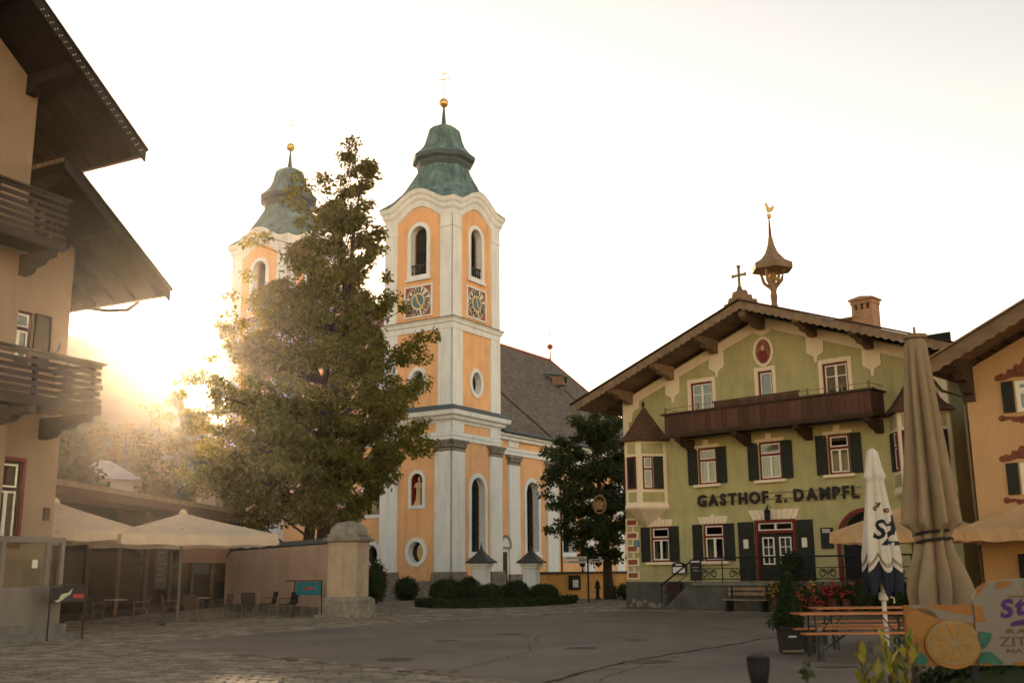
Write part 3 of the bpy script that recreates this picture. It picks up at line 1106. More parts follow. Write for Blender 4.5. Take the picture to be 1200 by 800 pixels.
# nave
NW, NL = -0.38, 31.0
NT = face(NW, 5.3, R(90))
NWIN = [(8.98, 10.5), (13.75, 15.35), (19.0, 20.6), (24.2, 25.8)]
nv = MB(NT)
nlen = NL - 5.3
nv.sheet(rect(0, nlen, 0, 10.3), [arch(a - 5.3, b - 5.3, 2.85, 7.4) for a, b in NWIN], 0, .6)
nv.T = Matrix()
nv.add([(NW, NL, 0), (-18.7, NL, 0), (-18.7, NL, 10.3), (NW, NL, 10.3), (-18.7, 5, 0), (-18.7, 5, 10.3)], [(0, 1, 2, 3), (1, 4, 5, 2)])
nv.build('nave_wall', 'ochre', church)
for a, b in NWIN:
    arched_opening(face(NW, 0, R(90)), (a, b, 2.85, 7.4), 'nave')
ST = face(NW, 0, R(90))
for x0, x1 in ((6.72, 8.02), (11.55, 13.05), (16.8, 18.2), (21.8, 23.1), (27, 28.3)):
    MB(ST).box(x0, x1, -.16, -.002, 1.4, 8.32).build('pilaster', 'church_white', church)
    MB(ST).box(x0 - .14, x1 + .14, -.3, -.004, 0, 1.42).build('pedestal', 'plinth_stone', church)
    c = MB(ST).box(x0 - .05, x1 + .05, -.2, -.005, 8.33, 8.45).box(x0, x1, -.17, -.004, 8.45, 8.74).box(x0 - .15, x1 + .15, -.32, -.006, 8.74, 8.95)
    for i in range(5):
        c.lathe([(.03, 0), (.13, .06), (.15, .16), (.05, .26)], 7, (x0 + (i + .5) * (x1 - x0) / 5, -.2, 8.48))
    c.build('capital', 'capital_stone', church)
    MB(ST).box(x0 + .03, x1 - .03, -.1, -.003, 9.5, 9.9).build('frieze_block', 'church_white', church)
MB(ST).box(5.3, NL, -.1, -.0025, 0, 1.05).build('plinth', 'plinth_stone', church)
MB(ST).box(5.27, NL, -.13, -.0028, 8.97, 9.2).box(5.27, NL, -.19, -.0026, 9.2, 9.42).build('architrave', 'church_white', church)
MB(ST).prism([(5.27, 9.9), (NL, 9.9), (NL, 10.3), (5.27, 10.3)], -.3, -.0027).box(5.27, NL + .3, -.5, -.301, 10.12, 10.3).build('cornice', 'church_white', church)
MB(ST).tube([(5.4, -.62, 10.34), (NL + .3, -.62, 10.3)], .09, 8).build('gutter', 'copper_dark', church)
for x in (13.25, 24.0):
    MB(ST).tube([(x, -.6, 10.28), (x, -.3, 9.6), (x, -.22, 9.3), (x, -.22, .2)], .06, 7).build('downpipe', 'dark_wood', church)
# small side door with round pediment between tower and nave
w = MB(ST).box(5.62, 6.6, -.1, -.002, 0, 3.0).prism(arch(5.5, 6.7, 3.0, 3.75, 10, .6), -.22, -.003).build('side_portal', 'church_white', church)
MB(ST).box(5.78, 6.44, -.12, -.101, .1, 2.8).build('door', 'dark_wood', w)
MB(ST).ring(arch(5.44, 6.76, 3.02, 3.85, 10, .66), arch(5.6, 6.6, 3.12, 3.68, 10, .5), -.27, -.222).build('pediment', 'capital_stone', w)
# roof with hip at the far end
EX, EZ, RX, RZ, Y0, Y1 = .35, 10.32, -9.2, 19.55, .9, NL + .3
rf = MB()
rf.add([(EX, 5.28, EZ), (EX, Y1, EZ), (RX, Y1 - 3.5, RZ), (RX, Y0, RZ), (-19.0, Y1, EZ), (-19.0, 5.28, EZ), (EX + (RX - EX) * .62, Y0, EZ + (RZ - EZ) * .62), (-19.0 + (RX + 19) * .62, Y0, EZ + (RZ - EZ) * .62),
        (EX + (RX - EX) * .62, 5.28, EZ + (RZ - EZ) * .62), (-19.0 + (RX + 19) * .62, 5.28, EZ + (RZ - EZ) * .62)],
       [(0, 1, 2, 8), (8, 2, 3, 6), (1, 4, 2), (4, 5, 9, 2), (2, 9, 7, 3)])
roof = rf.build('roof', 'church_shingle', church)
MB().tube([(RX, Y0, RZ + .03), (RX, Y1 - 3.5, RZ + .03)], .12, 6).tube([(RX, Y1 - 3.5, RZ + .03), (EX, Y1, EZ + .05)], .1, 6).build('ridge_tile', 'quoin_brick', roof)
sl_ = lambda y, t: (EX + (RX - EX) * t, y, EZ + (RZ - EZ) * t)
MB().tube([sl_(11.5, .02), sl_(10.5, .35), sl_(9.0, .72)], .1, 5).build('lightning_cable', 'dark_wood', roof)
MB().tube([sl_(24.6, .3), sl_(23.6, .62)], .08, 5).build('roof_ladder', 'dark_wood', roof)
p = Vector(sl_(23.0, .66))
MB(Matrix.Translation(p)).box(-.1, .9, -.45, .45, -.1, .62).build('dormer', 'barge_wood', roof)
MB(Matrix.Translation(p)).add([(-.8, -.6, .95), (1.15, -.6, .55), (1.15, .6, .55), (-.8, .6, .95), (-.8, -.6, 1.03), (1.15, -.6, .63), (1.15, .6, .63), (-.8, .6, 1.03)],
                              [(0, 1, 2, 3), (4, 5, 6, 7), (0, 1, 5, 4), (1, 2, 6, 5), (2, 3, 7, 6), (3, 0, 4, 7)]).build('dormer_roof', 'copper', roof)
MB(Matrix.Translation(p)).box(.895, .93, -.2, .2, .05, .5).build('dormer_window', 'dark_room', roof)
MB().lathe([(.09, 0), (.05, .9), (.05, 1.0), (.24, 1.12), (.27, 1.27), (.2, 1.42), (.04, 1.5), (.03, 2.9)], 10, (RX, Y1 - 3.5, RZ)).box(RX - .3, RX + .3, Y1 - 3.53, Y1 - 3.47, RZ + 2.4, RZ + 2.46).build('ridge_finial', 'quoin_brick', roof)

# statue in the niche: a robed figure on a block
st = thing('statue', 'carved robed figure standing in the red niche of the church tower', 'statue', CH_O + Matrix.Rotation(CH_A, 3, 'Z') @ Vector((-2.55, .2, 5.5)), CH_A)
MB().box(-.26, .26, -.2, .2, 0, .12).box(-.2, .2, -.16, .16, .12, .26).build('pedestal', 'statue_stone', st)
bd = MB()
for (r, z, y) in ():
    pass
rings = []
for r, z, dx, sx in ((.22, .26, 0, 1), (.2, .5, .01, 1), (.17, .85, .02, 1.05), (.16, 1.02, .0, 1.15), (.19, 1.2, -.01, 1.25), (.17, 1.33, 0, 1.2), (.06, 1.4, .01, 1), (.055, 1.45, .02, 1),
                     (.085, 1.5, .02, 1), (.1, 1.57, .02, .95), (.095, 1.65, .02, .95), (.05, 1.72, .02, 1), (.01, 1.74, .02, 1)):
    rings.append([(dx + r * sx * (1 + .1 * math.sin(5 * t) * (z < 1.1)) * math.cos(t), r * .8 * (1 + .1 * math.sin(7 * t) * (z < 1.1)) * math.sin(t), z) for t in np.linspace(0, 2 * math.pi, 25)[:-1]])
bd.loft(rings)
bd.tube([(-.2, 0, 1.3), (-.27, -.08, 1.08), (-.1, -.22, 1.12)], [.075, .06, .04])
bd.tube([(.2, 0, 1.3), (.3, -.06, 1.05), (.22, -.2, .92)], [.075, .06, .04])
bd.build('figure', 'statue_stone', st, smooth=True)
MB().tube([(.22, -.22, .3), (.23, -.22, 1.55)], .018, 6).build('staff', 'statue_stone', st)

# ------------------------------------------------------------------ the guesthouse
GO, GA = Vector((4.923, 47.255, 0)), math.atan2(-0.68481, 0.72872)
gh = thing('guesthouse', 'olive green guesthouse with red wooden balcony, dark shutters and big black lettering', 'guesthouse', GO, GA)
GW, GC = 14.45, 7.225
SL = 0.366
under = lambda x: 11.6 - SL * abs(x - GC)


def gw(a, n, z=0.0):
    return GO + Matrix.Rotation(GA, 3, 'Z') @ Vector((a, n, z))


def shutter(T, x0, x1, z0, z1, w, m='shutter_green', y=-.05, panels=2):
    mb = MB(T).box(x0, x1, y, y + .03, z0, z1)
    t = .055
    mb.box(x0, x0 + t, y - .016, y - .001, z0, z1).box(x1 - t, x1, y - .016, y - .001, z0, z1)
    for i in range(panels + 1):
        z = z0 + (z1 - z0 - t) * i / panels
        mb.box(x0 + t, x1 - t, y - .014, y - .001, z, z + t)
    z = z0 + .1
    while z < z1 - .1:
        mb.box(x0 + t + .01, x1 - t - .01, y - .009, y - .002, z, z + .035)
        z += .06
    return mb.build('shutter', m, w)


def window(T, root, x0, x1, z0, z1, style='floor', sh=(1, 1), curtain=True, frame='maroon', panem='glass', head=True, sw=.44):
    """x0..x1, z0..z1 is the opening in the wall; frame, casement, pane, shutters, sill and head are pieces of it"""
    f = MB(T)
    t = .07
    f.ring(rect(x0, x1, z0, z1), rect(x0 + t, x1 - t, z0 + t, z1 - t), .03, .12)
    zt = z0 + (z1 - z0) * .66
    if style == 'floor':
        f.box(x0 + t, x1 - t, .035, .115, zt - .045, zt + .045)
    w = f.build('window', frame, root)
    c = MB(T)
    xm, k = (x0 + x1) / 2, .05
    if style == 'floor':
        cells = [(x0 + t, xm, z0 + t, zt - .045), (xm, x1 - t, z0 + t, zt - .045), (x0 + t, x1 - t, zt + .045, z1 - t)]
    elif style == 'two':
        cells = [(x0 + t, xm, z0 + t, z1 - t), (xm, x1 - t, z0 + t, z1 - t)]
    else:
        cells = [(x0 + t, x1 - t, z0 + t, z1 - t)]
    for a, b, p, q in cells:
        c.ring(rect(a, b, p, q), rect(a + k, b - k, p + k, q - k), .05, .1)
        if style in ('two',):
            c.box(a + k, b - k, .06, .09, p + (q - p) * .62 - .018, p + (q - p) * .62 + .018)
    c.build('casement', 'white_frame', w)
    MB(T).box(x0 + t, x1 - t, .074, .078, z0 + t, z1 - t).build('pane', panem, w)
    if curtain:
        cu = MB(T)
        c0, c1 = random.uniform(.12, .42), random.uniform(.12, .42)
        spans = ((x0 + t, x0 + t + (x1 - x0) * c0), (x1 - t - (x1 - x0) * c1, x1 - t)) if style == 'floor' else ((x0 + t, x1 - t),)
        for a, b in spans:
            n = max(8, int((b - a) / .035))
            pts = [(a + (b - a) * i / n, .16 + .02 * math.sin(i * 1.9)) for i in range(n + 1)]
            ztop = (zt if style == 'floor' else z1 - t)
            cu.add([(x, y, z0 + t) for x, y in pts] + [(x, y, ztop) for x, y in pts], [(i, i + 1, n + 2 + i, n + 1 + i) for i in range(n)])
        cu.build('curtain', 'curtain', w)
    if sh[0]:
        shutter(T, x0 - sw - .04, x0 - .04, z0, z1, w)
    if sh[1]:
        shutter(T, x1 + .04, x1 + sw + .04, z0, z1, w)
    if head:
        MB(T).box(x0 - .2, x1 + .2, -.16, -.002, z0 - .12, z0 - .01).build('sill', 'cream_trim', w)
        h = MB(T)
        if head == 'key':
            h.box(x0 - .16, x1 + .16, -.06, -.003, z1 + .01, z1 + .13).box(xm - .13, xm + .13, -.1, -.004, z1 + .02, z1 + .34)
            h.box(x0 - .16, x0 + .02, -.05, -.0035, z1 - .08, z1 + .012)
            h.build('lintel', 'cream_trim', w)
        elif head == 'fan':
            n = 7
            for i in range(n):
                a0, a1 = x0 - .14 + (x1 - x0 + .28) * i / n, x0 - .14 + (x1 - x0 + .28) * (i + 1) / n
                b0, b1 = x0 - .24 + (x1 - x0 + .48) * i / n, x0 - .24 + (x1 - x0 + .48) * (i + 1) / n
                hh = .3 if i != n // 2 else .38
                MB(T).prism([(a0 + .008, z1 + .01), (a1 - .008, z1 + .01), (b1 - .008, z1 + hh), (b0 + .008, z1 + hh)], -.05, -.003).build('lintel_stone', 'cream_trim', w)
    return w


T0 = face(0, 0, 0)
W0 = [(1.3, 2.25, 1.92, 3.38), (3.95, 4.93, 1.92, 3.4)]
W1 = [(3.86, 4.74, 5.03, 6.52), (6.74, 7.72, 5.03, 6.52), (9.8, 10.52, 5.05, 6.55)]
W1[2] = (9.72, 10.58, 5.05, 6.55)
W2 = [(3.66, 4.72, 8.0, 9.3), (6.9, 7.54, 8.0, 9.38), (9.72, 10.76, 8.0, 9.3)]
DOOR = (6.36, 8.14, 1.14, 3.46)
ARCH = (9.95, 12.0, 1.14, 3.62)
wall = MB()
wall.sheet([(0, 0), (GW, 0), (GW, under(GW) + .05), (GC, under(GC) + .05), (0, under(0) + .05)],
           [rect(*w) for w in W0 + W1 + W2] + [rect(*DOOR), arch(*ARCH)], 0, .28)
D = 13.5
wall.add([(0, 0, 0), (0, D, 0), (0, D, under(0)), (0, 0, under(0)), (GW, 0, 0), (GW, D, 0), (GW, D, under(0)), (GW, 0, under(0)), (GC, D, under(GC))],
         [(0, 1, 2, 3), (4, 5, 6, 7), (1, 5, 6, 8, 2)])
wall.build('wall', 'green_render', gh)
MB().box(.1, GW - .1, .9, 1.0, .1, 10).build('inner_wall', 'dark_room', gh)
MB().box(-.06, GW + .06, -.07, -.002, 0, 1.1).build('plinth', 'plinth_dark', gh)
mb = MB()
for (x, z, r) in ((.35, .3, .13), (.62, .18, .2), (.9, .28, .1), (1.3, .12, .22), (1.7, .1, .2), (2.2, .08, .24), (2.6, .12, .14), (.18, .12, .1)):
    mb.prism([(x + r * math.cos(t) * random.uniform(.6, 1.2), max(.01, z + r * .8 * math.sin(t) * random.uniform(.5, 1.3))) for t in np.linspace(0, 6.28, 10)[:-1]], -.075, -.0705)
mb.build('bare_plaster', 'plaster_gap', gh)
for i, w in enumerate(W0):
    window(T0, gh, *w, head='fan', sh=(1, 1), sw=.46)
for w in W1:
    window(T0, gh, *w, head='key', sw=.45)
for i, w in enumerate(W2):
    q = window(T0, gh, *w, style='two' if i != 1 else 'one', sh=(0, 0), head=False)
    MB().ring(rect(w[0] - .16, w[1] + .16, w[2] - .1, w[3] + .17), rect(w[0], w[1], w[2], w[3]), -.04, -.002).build('surround', 'cream_trim', q)
# entrance
d = MB().ring([(DOOR[0], 1.14), (DOOR[1], 1.14), (DOOR[1], 3.46), (DOOR[0], 3.46)], [(DOOR[0] + .12, 1.141), (DOOR[1] - .12, 1.141), (DOOR[1] - .12, 3.36), (DOOR[0] + .12, 3.36)], -.03, .12)
d.box(DOOR[0] + .12, DOOR[1] - .12, -.02, .1, 2.95, 3.06)
door = d.build('entrance', 'maroon', gh)
mb = MB().box(DOOR[0] + .12, DOOR[1] - .12, .1, .14, 1.14, 2.95)
mb.build('door_leaf', 'shutter_green', door)
mb = MB()
for x0, x1 in ((6.62, 7.14), (7.36, 7.88)):
    mb.ring(rect(x0, x1, 1.75, 2.8), rect(x0 + .05, x1 - .05, 1.8, 2.75), .06, .098)
    mb.box((x0 + x1) / 2 - .018, (x0 + x1) / 2 + .018, .07, .097, 1.8, 2.75)
    for z in (2.1, 2.42):
        mb.box(x0 + .05, x1 - .05, .071, .096, z - .016, z + .016)
mb.ring(rect(6.5, 7.25, 3.06, 3.35), rect(6.55, 7.21, 3.1, 3.31), .03, .09).ring(rect(7.25, 8.0, 3.06, 3.35), rect(7.29, 7.95, 3.1, 3.31), .03, .09)
mb.build('window_bar', 'white_frame', door)
MB().box(6.5, 8.0, .092, .095, 3.06, 3.35).box(6.66, 7.1, .093, .0965, 1.8, 2.75).box(7.4, 7.84, .093, .0965, 1.8, 2.75).build('pane', 'glass', door)
for x0, x1 in ((5.62, 6.33), (8.17, 8.88)):
    s = MB().box(x0, x1, -.07, -.02, 1.14, 3.42)
    for z in (1.3, 2.3):
        s.ring(rect(x0 + .1, x1 - .1, z, z + .9), rect(x0 + .16, x1 - .16, z + .06, z + .84), -.085, -.071)
    s.build('door_shutter', 'shutter_green', door)
    xm = (x0 + x1) / 2
    MB().box(xm - .11, xm + .11, -.1, -.0865, 2.38, 2.74).build('menu_card', 'paper', door)
    MB().box(xm - .12, xm + .12, -.11, -.0866, 2.74, 2.84).build('menu_card_head', 'charcoal', door)
n = 9
for i in range(n):
    a0, a1 = 6.3 + 1.9 * i / n, 6.3 + 1.9 * (i + 1) / n
    b0, b1 = 6.1 + 2.3 * i / n, 6.1 + 2.3 * (i + 1) / n
    MB().prism([(a0 + .01, 3.48), (a1 - .01, 3.48), (b1 - .01, 3.86), (b0 + .01, 3.86)], -.05, -.003).build('lintel_stone', 'cream_trim', door)
ln = MB(Matrix.Translation((0, 0, -.2))).lathe([(.05, 3.62), (.13, 3.7), (.13, 3.95), (.16, 3.97), (.06, 4.08), (.03, 4.16), (.01, 4.2)], 6, (7.12, -.3, 0)).tube([(7.12, -.05, 4.14), (7.12, -.2, 4.24), (7.12, -.3, 4.16)], .018, 5)
ln.build('door_lamp', 'iron', gh)
# arched passage
a = MB().ring(off_arch(ARCH, .14), arch(*ARCH), -.03, .04).build('arched_doorway', 'maroon', gh)
MB().prism(arch(*ARCH), .24, .27).build('door_leaf', 'dark_room', a)
MB().box(9.2, 9.68, -.08, -.003, 2.32, 3.08).build('notice_board', 'board_slate', gh)
mb = MB()
for z in (2.98, 2.9):
    mb.box(9.28, 9.6, -.084, -.0805, z, z + .05)
mb.build('notice_heading', 'sign_white', gh)
mb = MB().prism([(2.42, 1.42), (3.12, 1.42), (3.12, 1.78), (2.98, 1.86), (2.77, 1.9), (2.56, 1.86), (2.42, 1.78)], -.16, -.08)
c = mb.build('menu_case', 'charcoal', gh)
MB().box(2.47, 3.07, -.164, -.161, 1.46, 1.7).build('menu_sheet', 'paper', c)
MB().box(2.62, 2.92, -.165, -.161, 1.76, 1.82).build('menu_title', 'sign_white', c)
# quoins at the left corner: brick blocks in pale frames and green blocks between
for i in range(5):
    z = 1.2 + i * .56
    fr = MB().ring(rect(.0, .64, z, z + .33), rect(.07, .57, z + .06, z + .27), -.05, -.002).build('quoin_border', 'cream_trim', gh)
    MB().box(.075, .565, -.04, -.003, z + .065, z + .265).build('brick', 'quoin_brick', gh)
    if i < 4:
        MB().ring(rect(.0, .4, z + .335, z + .555), rect(.05, .33, z + .34, z + .55), -.045, -.002).build('quoin_border', 'cream_trim', gh)
MB().box(.42, .68, -.06, -.003, 2.56, 2.82).build('house_number_plate', 'clock_blue', gh)
me = text_mesh('1', .2, .004)
put_mesh('house_number', me, 'sign_white', Matrix.Translation((.5, -.066, 2.62)) @ UPRIGHT, gh)

# black lettering
WORD = 'GASTHOF z. DAMPFL'
items, x = [], 0.0
for ch in WORD:
    if ch == ' ':
        x += .22
        continue
    me = text_mesh(ch, .64 if ch not in 'z.' else .58, .03, .022)
    lo, hi = mesh_bounds(me)
    me.transform(Matrix.Translation((-lo[0], 0, 0)))
    items.append((me, x, ch))
    x += (hi[0] - lo[0]) + .115
k = (10.86 - 3.8) / (x - .115)
for me, x, ch in items:
    put_mesh('letter', me, 'letter_iron', Matrix.Translation((3.8 + x * k, -.09, 4.14)) @ UPRIGHT @ Matrix.Diagonal((k if k < 1.12 else 1.12, 1, 1, 1)), gh)
MB().box(3.7, 10.95, -.05, -.035, 4.26, 4.275).box(3.7, 10.95, -.05, -.035, 4.5, 4.515).build('letter_rail', 'iron', gh)

# oval painting
o = MB().ring(oval(7.22, 10.17, .46, .62), oval(7.22, 10.17, .35, .5), -.07, -.002).build('oval_painting', 'cream_trim', gh)
MB().prism(oval(7.22, 10.17, .352, .502), -.03, -.003).build('canvas', 'painting', o)
MB().prism(oval(7.2, 10.0, .2, .28, 14), -.036, -.031).build('robe', 'maroon', o)
MB().prism(oval(7.2, 10.33, .09, .12, 12), -.042, -.037).build('head', 'skin_paint', o)

# painted cream bands and pendants under the eaves
for s in (-1, 1):
    X = lambda d: GC + s * d
    bnd = MB()
    bnd.prism([(X(.0 if s > 0 else .0), under(GC) - .02), (X(7.2), under(X(7.2)) - .02), (X(7.2), under(X(7.2)) - .42), (X(0), under(GC) - .42)], -.03, -.003)
    bnd.build('eaves_band', 'cream_trim', gh)
    for dd in (2.25, 4.5):
        zz = under(X(dd))
        p = MB().prism([(X(dd - .36), zz - .3), (X(dd + .36), zz - .55), (X(dd + .36), zz - .98), (X(dd + .24), zz - 1.05), (X(dd + .08), zz - 1.12), (X(dd + .05), zz - 1.36), (X(dd - .05), zz - 1.36), (X(dd - .08), zz - 1.12), (X(dd - .24), zz - 1.02), (X(dd - .36), zz - .95)], -.04, -.0045)
        p.build('eaves_pendant', 'cream_trim', gh)
    zz = under(X(6.6))
    MB().prism([(X(6.3), zz - .2), (X(7.2), zz - .35), (X(7.2), 6.9 if s < 0 else 7.2), (X(6.9), 6.9 if s < 0 else 7.2), (X(6.9), zz - 1.2), (X(6.75), zz - 1.2), (X(6.65), zz - .75), (X(6.3), zz - .6)], -.038, -.005).build('eaves_pendant', 'cream_trim', gh)
MB().prism([(GC - .36, 11.2), (GC + .36, 11.2), (GC + .36, 10.98), (GC + .2, 10.9), (GC + .1, 10.85), (GC - .1, 10.85), (GC - .2, 10.9), (GC - .36, 10.98)], -.042, -.006).build('eaves_pendant', 'cream_trim', gh)

# roof
YF, YB, OV = -1.65, D + .8, 1.55
for s in (-1, 1):
    x1 = GC + s * (GC + OV)
    zr, ze = 11.98, 11.98 - SL * (GC + OV)
    r = MB().prism([(GC, zr), (x1, ze), (x1, ze - .12), (GC, zr - .13)], YF, YB).build('roof', 'brown_roof', gh)
    # soffit boards, one by one
    nb = 17
    for i in range(nb):
        a0, a1 = (GC + OV) * i / nb + .008, (GC + OV) * (i + 1) / nb - .008
        MB().prism([(GC + s * a0, zr - .14 - SL * a0), (GC + s * a1, zr - .14 - SL * a1), (GC + s * a1, zr - .17 - SL * a1), (GC + s * a0, zr - .17 - SL * a0)], YF + .03, 0.2).build('soffit_board', 'soffit_wood', r)
    # scalloped bargeboard
    tp, bt = [], []
    m = 62
    for i in range(m + 1):
        dd = (GC + OV + .02) * i / m
        tp.append((GC + s * dd, zr + .02 - SL * dd))
        bt.append((GC + s * dd, zr - .28 - SL * dd - (.07 if i % 2 else 0)))
    MB().prism(tp + bt[::-1], YF - .05, YF - .003).build('bargeboard', 'barge_wood', r)
    MB().prism([(GC, zr + .09), (x1 + s * .08, ze + .07), (x1 + s * .08, ze + .03), (GC, zr + .04)], YF - .14, YF + .3).build('verge_batten', 'dark_wood', r)
    for dd in (2.25, 4.5, 6.75):
        zz = zr - .18 - SL * dd
        cvs = [(-1.52, 0), (-1.52, -.2), (-1.3, -.3), (-1.05, -.28), (-.9, -.42), (-.5, -.44), (-.3, -.56), (-.0, -.56), (0, 0)]
        b = MB(Matrix.Translation((GC + s * dd, 0, zz)) @ Matrix.Rotation(R(90), 4, 'Z'))
        b.prism([(p, q) for p, q in cvs], -.13, .13)
        b.build('purlin', 'soffit_wood', gh)
b = MB(Matrix.Translation((GC, 0, 11.62)) @ Matrix.Rotation(R(90), 4, 'Z'))
b.prism([(-1.55, 0), (-1.55, -.22), (-1.3, -.34), (-.9, -.36), (-.6, -.5), (0, -.56), (0, 0)], -.14, .14)
b.build('purlin', 'soffit_wood', gh)
MB().tube([(-OV - .06, YF, 8.74), (-OV - .06, YB, 8.74)], .08, 7).tube([(GW + OV + .06, YF, 8.74), (GW + OV + .06, YB, 8.74)], .08, 7).build('gutter', 'gutter', gh)
# carved gable crest with cross
cs = [(-.78, -.28), (-.72, -.02), (-.55, .0), (-.5, .2), (-.36, .2), (-.3, .42), (-.12, .44), (-.06, .62), (.06, .62), (.12, .44), (.3, .42), (.36, .2), (.5, .2), (.55, 0), (.72, -.02), (.78, -.28), (0, .02)]
cr = MB(Matrix.Translation((GC, YF + .05, 11.98))).prism(cs, -.05, .05).build('gable_crest', 'barge_wood', gh)
MB(Matrix.Translation((GC, YF + .05, 12.55))).box(-.045, .045, -.03, .03, 0, .85).box(-.27, .27, -.028, .028, .46, .55).box(-.07, .07, -.04, .04, .82, .92).box(-.32, -.25, -.04, .04, .44, .57).box(.25, .32, -.04, .04, .44, .57).build('cross', 'barge_wood', cr)
# little bell turret on the ridge
bx, by, bz = GC + .05, 1.0, 11.9
bt = MB().lathe([(.15, 0), (.16, .25), (.12, .5), (.15, .75), (.12, .95), (.17, 1.15), (.18, 1.3), (.08, 1.42)], 10, (bx, by, bz)).build('bell_turret', 'barge_wood', gh)
MB().tube([(bx - .1, by, bz + 1.1), (bx - .42, by, bz + 1.4), (bx - .55, by, bz + 1.85)], [.07, .075, .06]).tube([(bx + .1, by, bz + 1.1), (bx + .42, by, bz + 1.4), (bx + .55, by, bz + 1.85)], [.07, .075, .06]).tube([(bx, by - .1, bz + 1.1), (bx, by - .42, bz + 1.4), (bx, by - .55, bz + 1.85)], [.07, .075, .06]).tube([(bx, by + .1, bz + 1.1), (bx, by + .42, bz + 1.4), (bx, by + .55, bz + 1.85)], [.07, .075, .06]).build('turret_arm', 'barge_wood', bt)
hexr = lambda r, z: [(bx + r * math.cos(R(60 * i + 10)), by + r * math.sin(R(60 * i + 10)), z) for i in range(6)]
MB().loft([hexr(.84, bz + 1.85), hexr(.88, bz + 1.86), hexr(.88, bz + 2.1), hexr(.55, bz + 2.3), hexr(.3, bz + 2.6), hexr(.16, bz + 2.95), hexr(.09, bz + 3.3), hexr(.07, bz + 3.35)]).build('turret_roof', 'barge_wood', bt)
MB().tube([(bx, by, bz + 3.3), (bx, by, bz + 4.2)], [.07, .02], 6).build('turret_spike', 'maroon', bt)
MB().lathe([(.01, -.11), (.09, -.07), (.11, 0), (.09, .07), (.01, .11)], 10, (bx, by, bz + 4.25)).build('turret_ball', 'gold', bt)
MB(Matrix.Translation((bx, by, bz + 4.4))).prism([(-.04, 0), (.08, .03), (.2, .06), (.26, .2), (.2, .3), (.16, .2), (.05, .22), (-.02, .32), (-.06, .46), (-.14, .44), (-.17, .36), (-.1, .34), (-.1, .16)], -.02, .02).build('weathercock', 'gold', bt)
MB().lathe([(.22, 1.45), (.17, 1.6), (.12, 1.75), (.02, 1.8)], 10, (bx, by, bz)).build('bell', 'gold', bt)
# chimney
cm = MB().box(9.4, 10.3, 3.6, 4.3, 10.5, 12.1)
for xx in (9.4, 9.66, 9.92, 10.18):
    cm.box(xx, xx + .12, 3.6, 4.3, 12.1, 12.33)
cm.box(9.37, 10.33, 3.57, 4.33, 12.33, 12.5)
ch = cm.build('chimney', 'chimney_brick', gh)
MB().prism([(9.3, 12.502), (10.4, 12.502), (10.4, 12.57), (9.85, 12.66), (9.3, 12.57)], 3.5, 4.4).build('chimney_cap', 'chimney_brick', ch)
MB().box(7.8, 9.0, 4.5, 5.5, 11.4, 12.1).build('roof_hatch', 'brown_roof', gh)

# balcony, board by board
BX0, BX1, BY = 3.02, 12.08, -1.12
bl = MB().box(BX0 - .05, BX1 + .05, BY, -.003, 7.0, 7.1).build('balcony', 'dark_wood', gh)
MB().box(BX0 - .1, BX1 + .1, BY - .1, BY + .1, 6.92, 7.0).box(BX0 - .1, BX1 + .1, BY - .13, BY - .06, 7.0, 7.1).build('balcony_beam', 'dark_wood', bl)
nb = 36
bw = (BX1 - BX0) / nb
proto = None
for i in range(nb):
    x = BX0 + bw * i
    if proto is None:
        proto = MB().box(.008, bw - .008, -.02, .02, 7.1, 7.88).build('board', 'red_wood', bl)
        proto.location = (x, BY, 0)
    else:
        same('board', proto, bl, (x, BY + random.uniform(-.006, .006), random.uniform(-.01, .01)))
for sx in (BX0, BX1):
    for i in range(4):
        same('board', proto, bl, (sx, BY + .03 + bw * i, 0), (0, 0, R(90)))
MB().box(BX0 - .14, BX1 + .14, BY - .1, BY + .08, 7.89, 7.96).build('top_rail', 'dark_wood', bl)
MB().box(BX0 - .1, BX0 + .06, BY - .08, -.01, 7.89, 7.958).build('side_rail', 'dark_wood', bl)
MB().box(BX1 - .06, BX1 + .1, BY - .08, -.01, 7.89, 7.958).build('side_rail', 'dark_wood', bl)
for i in range(15):
    same('upper_board', proto, bl, (5.45 + bw * i, BY + .02, 7.97 - .26 * 7.1), scale=(1, 1, .26))
MB().box(5.4, 9.27, BY - .03, BY + .05, 8.18, 8.22).build('flower_rail', 'dark_wood', bl)
MB().tube([(BX0, BY, 8.16), (BX1, BY, 8.16)], .014, 5).tube([(BX0, BY, 8.16), (BX0, -.02, 8.16)], .014, 5).tube([(BX1, BY, 8.16), (BX1, -.02, 8.16)], .014, 5).build('rail_rod', 'barge_wood', bl)
for x in (BX0 + .05, 4.7, 9.6, 11.0, BX1 - .05):
    MB().box(x - .03, x + .03, BY - .03, BY + .03, 7.96, 8.24).build('rail_post', 'barge_wood', bl)
for x in (3.6, 6.3, 9.0, 11.85):
    MB(Matrix.Translation((x, 0, 6.92)) @ Matrix.Rotation(R(90), 4, 'Z')).prism([(-1.15, 0), (-1.1, -.14), (-.8, -.2), (-.62, -.33), (-.35, -.38), (-.15, -.5), (-.003, -.5), (-.003, 0)], -.13, .13).build('bracket', 'dark_wood', bl)


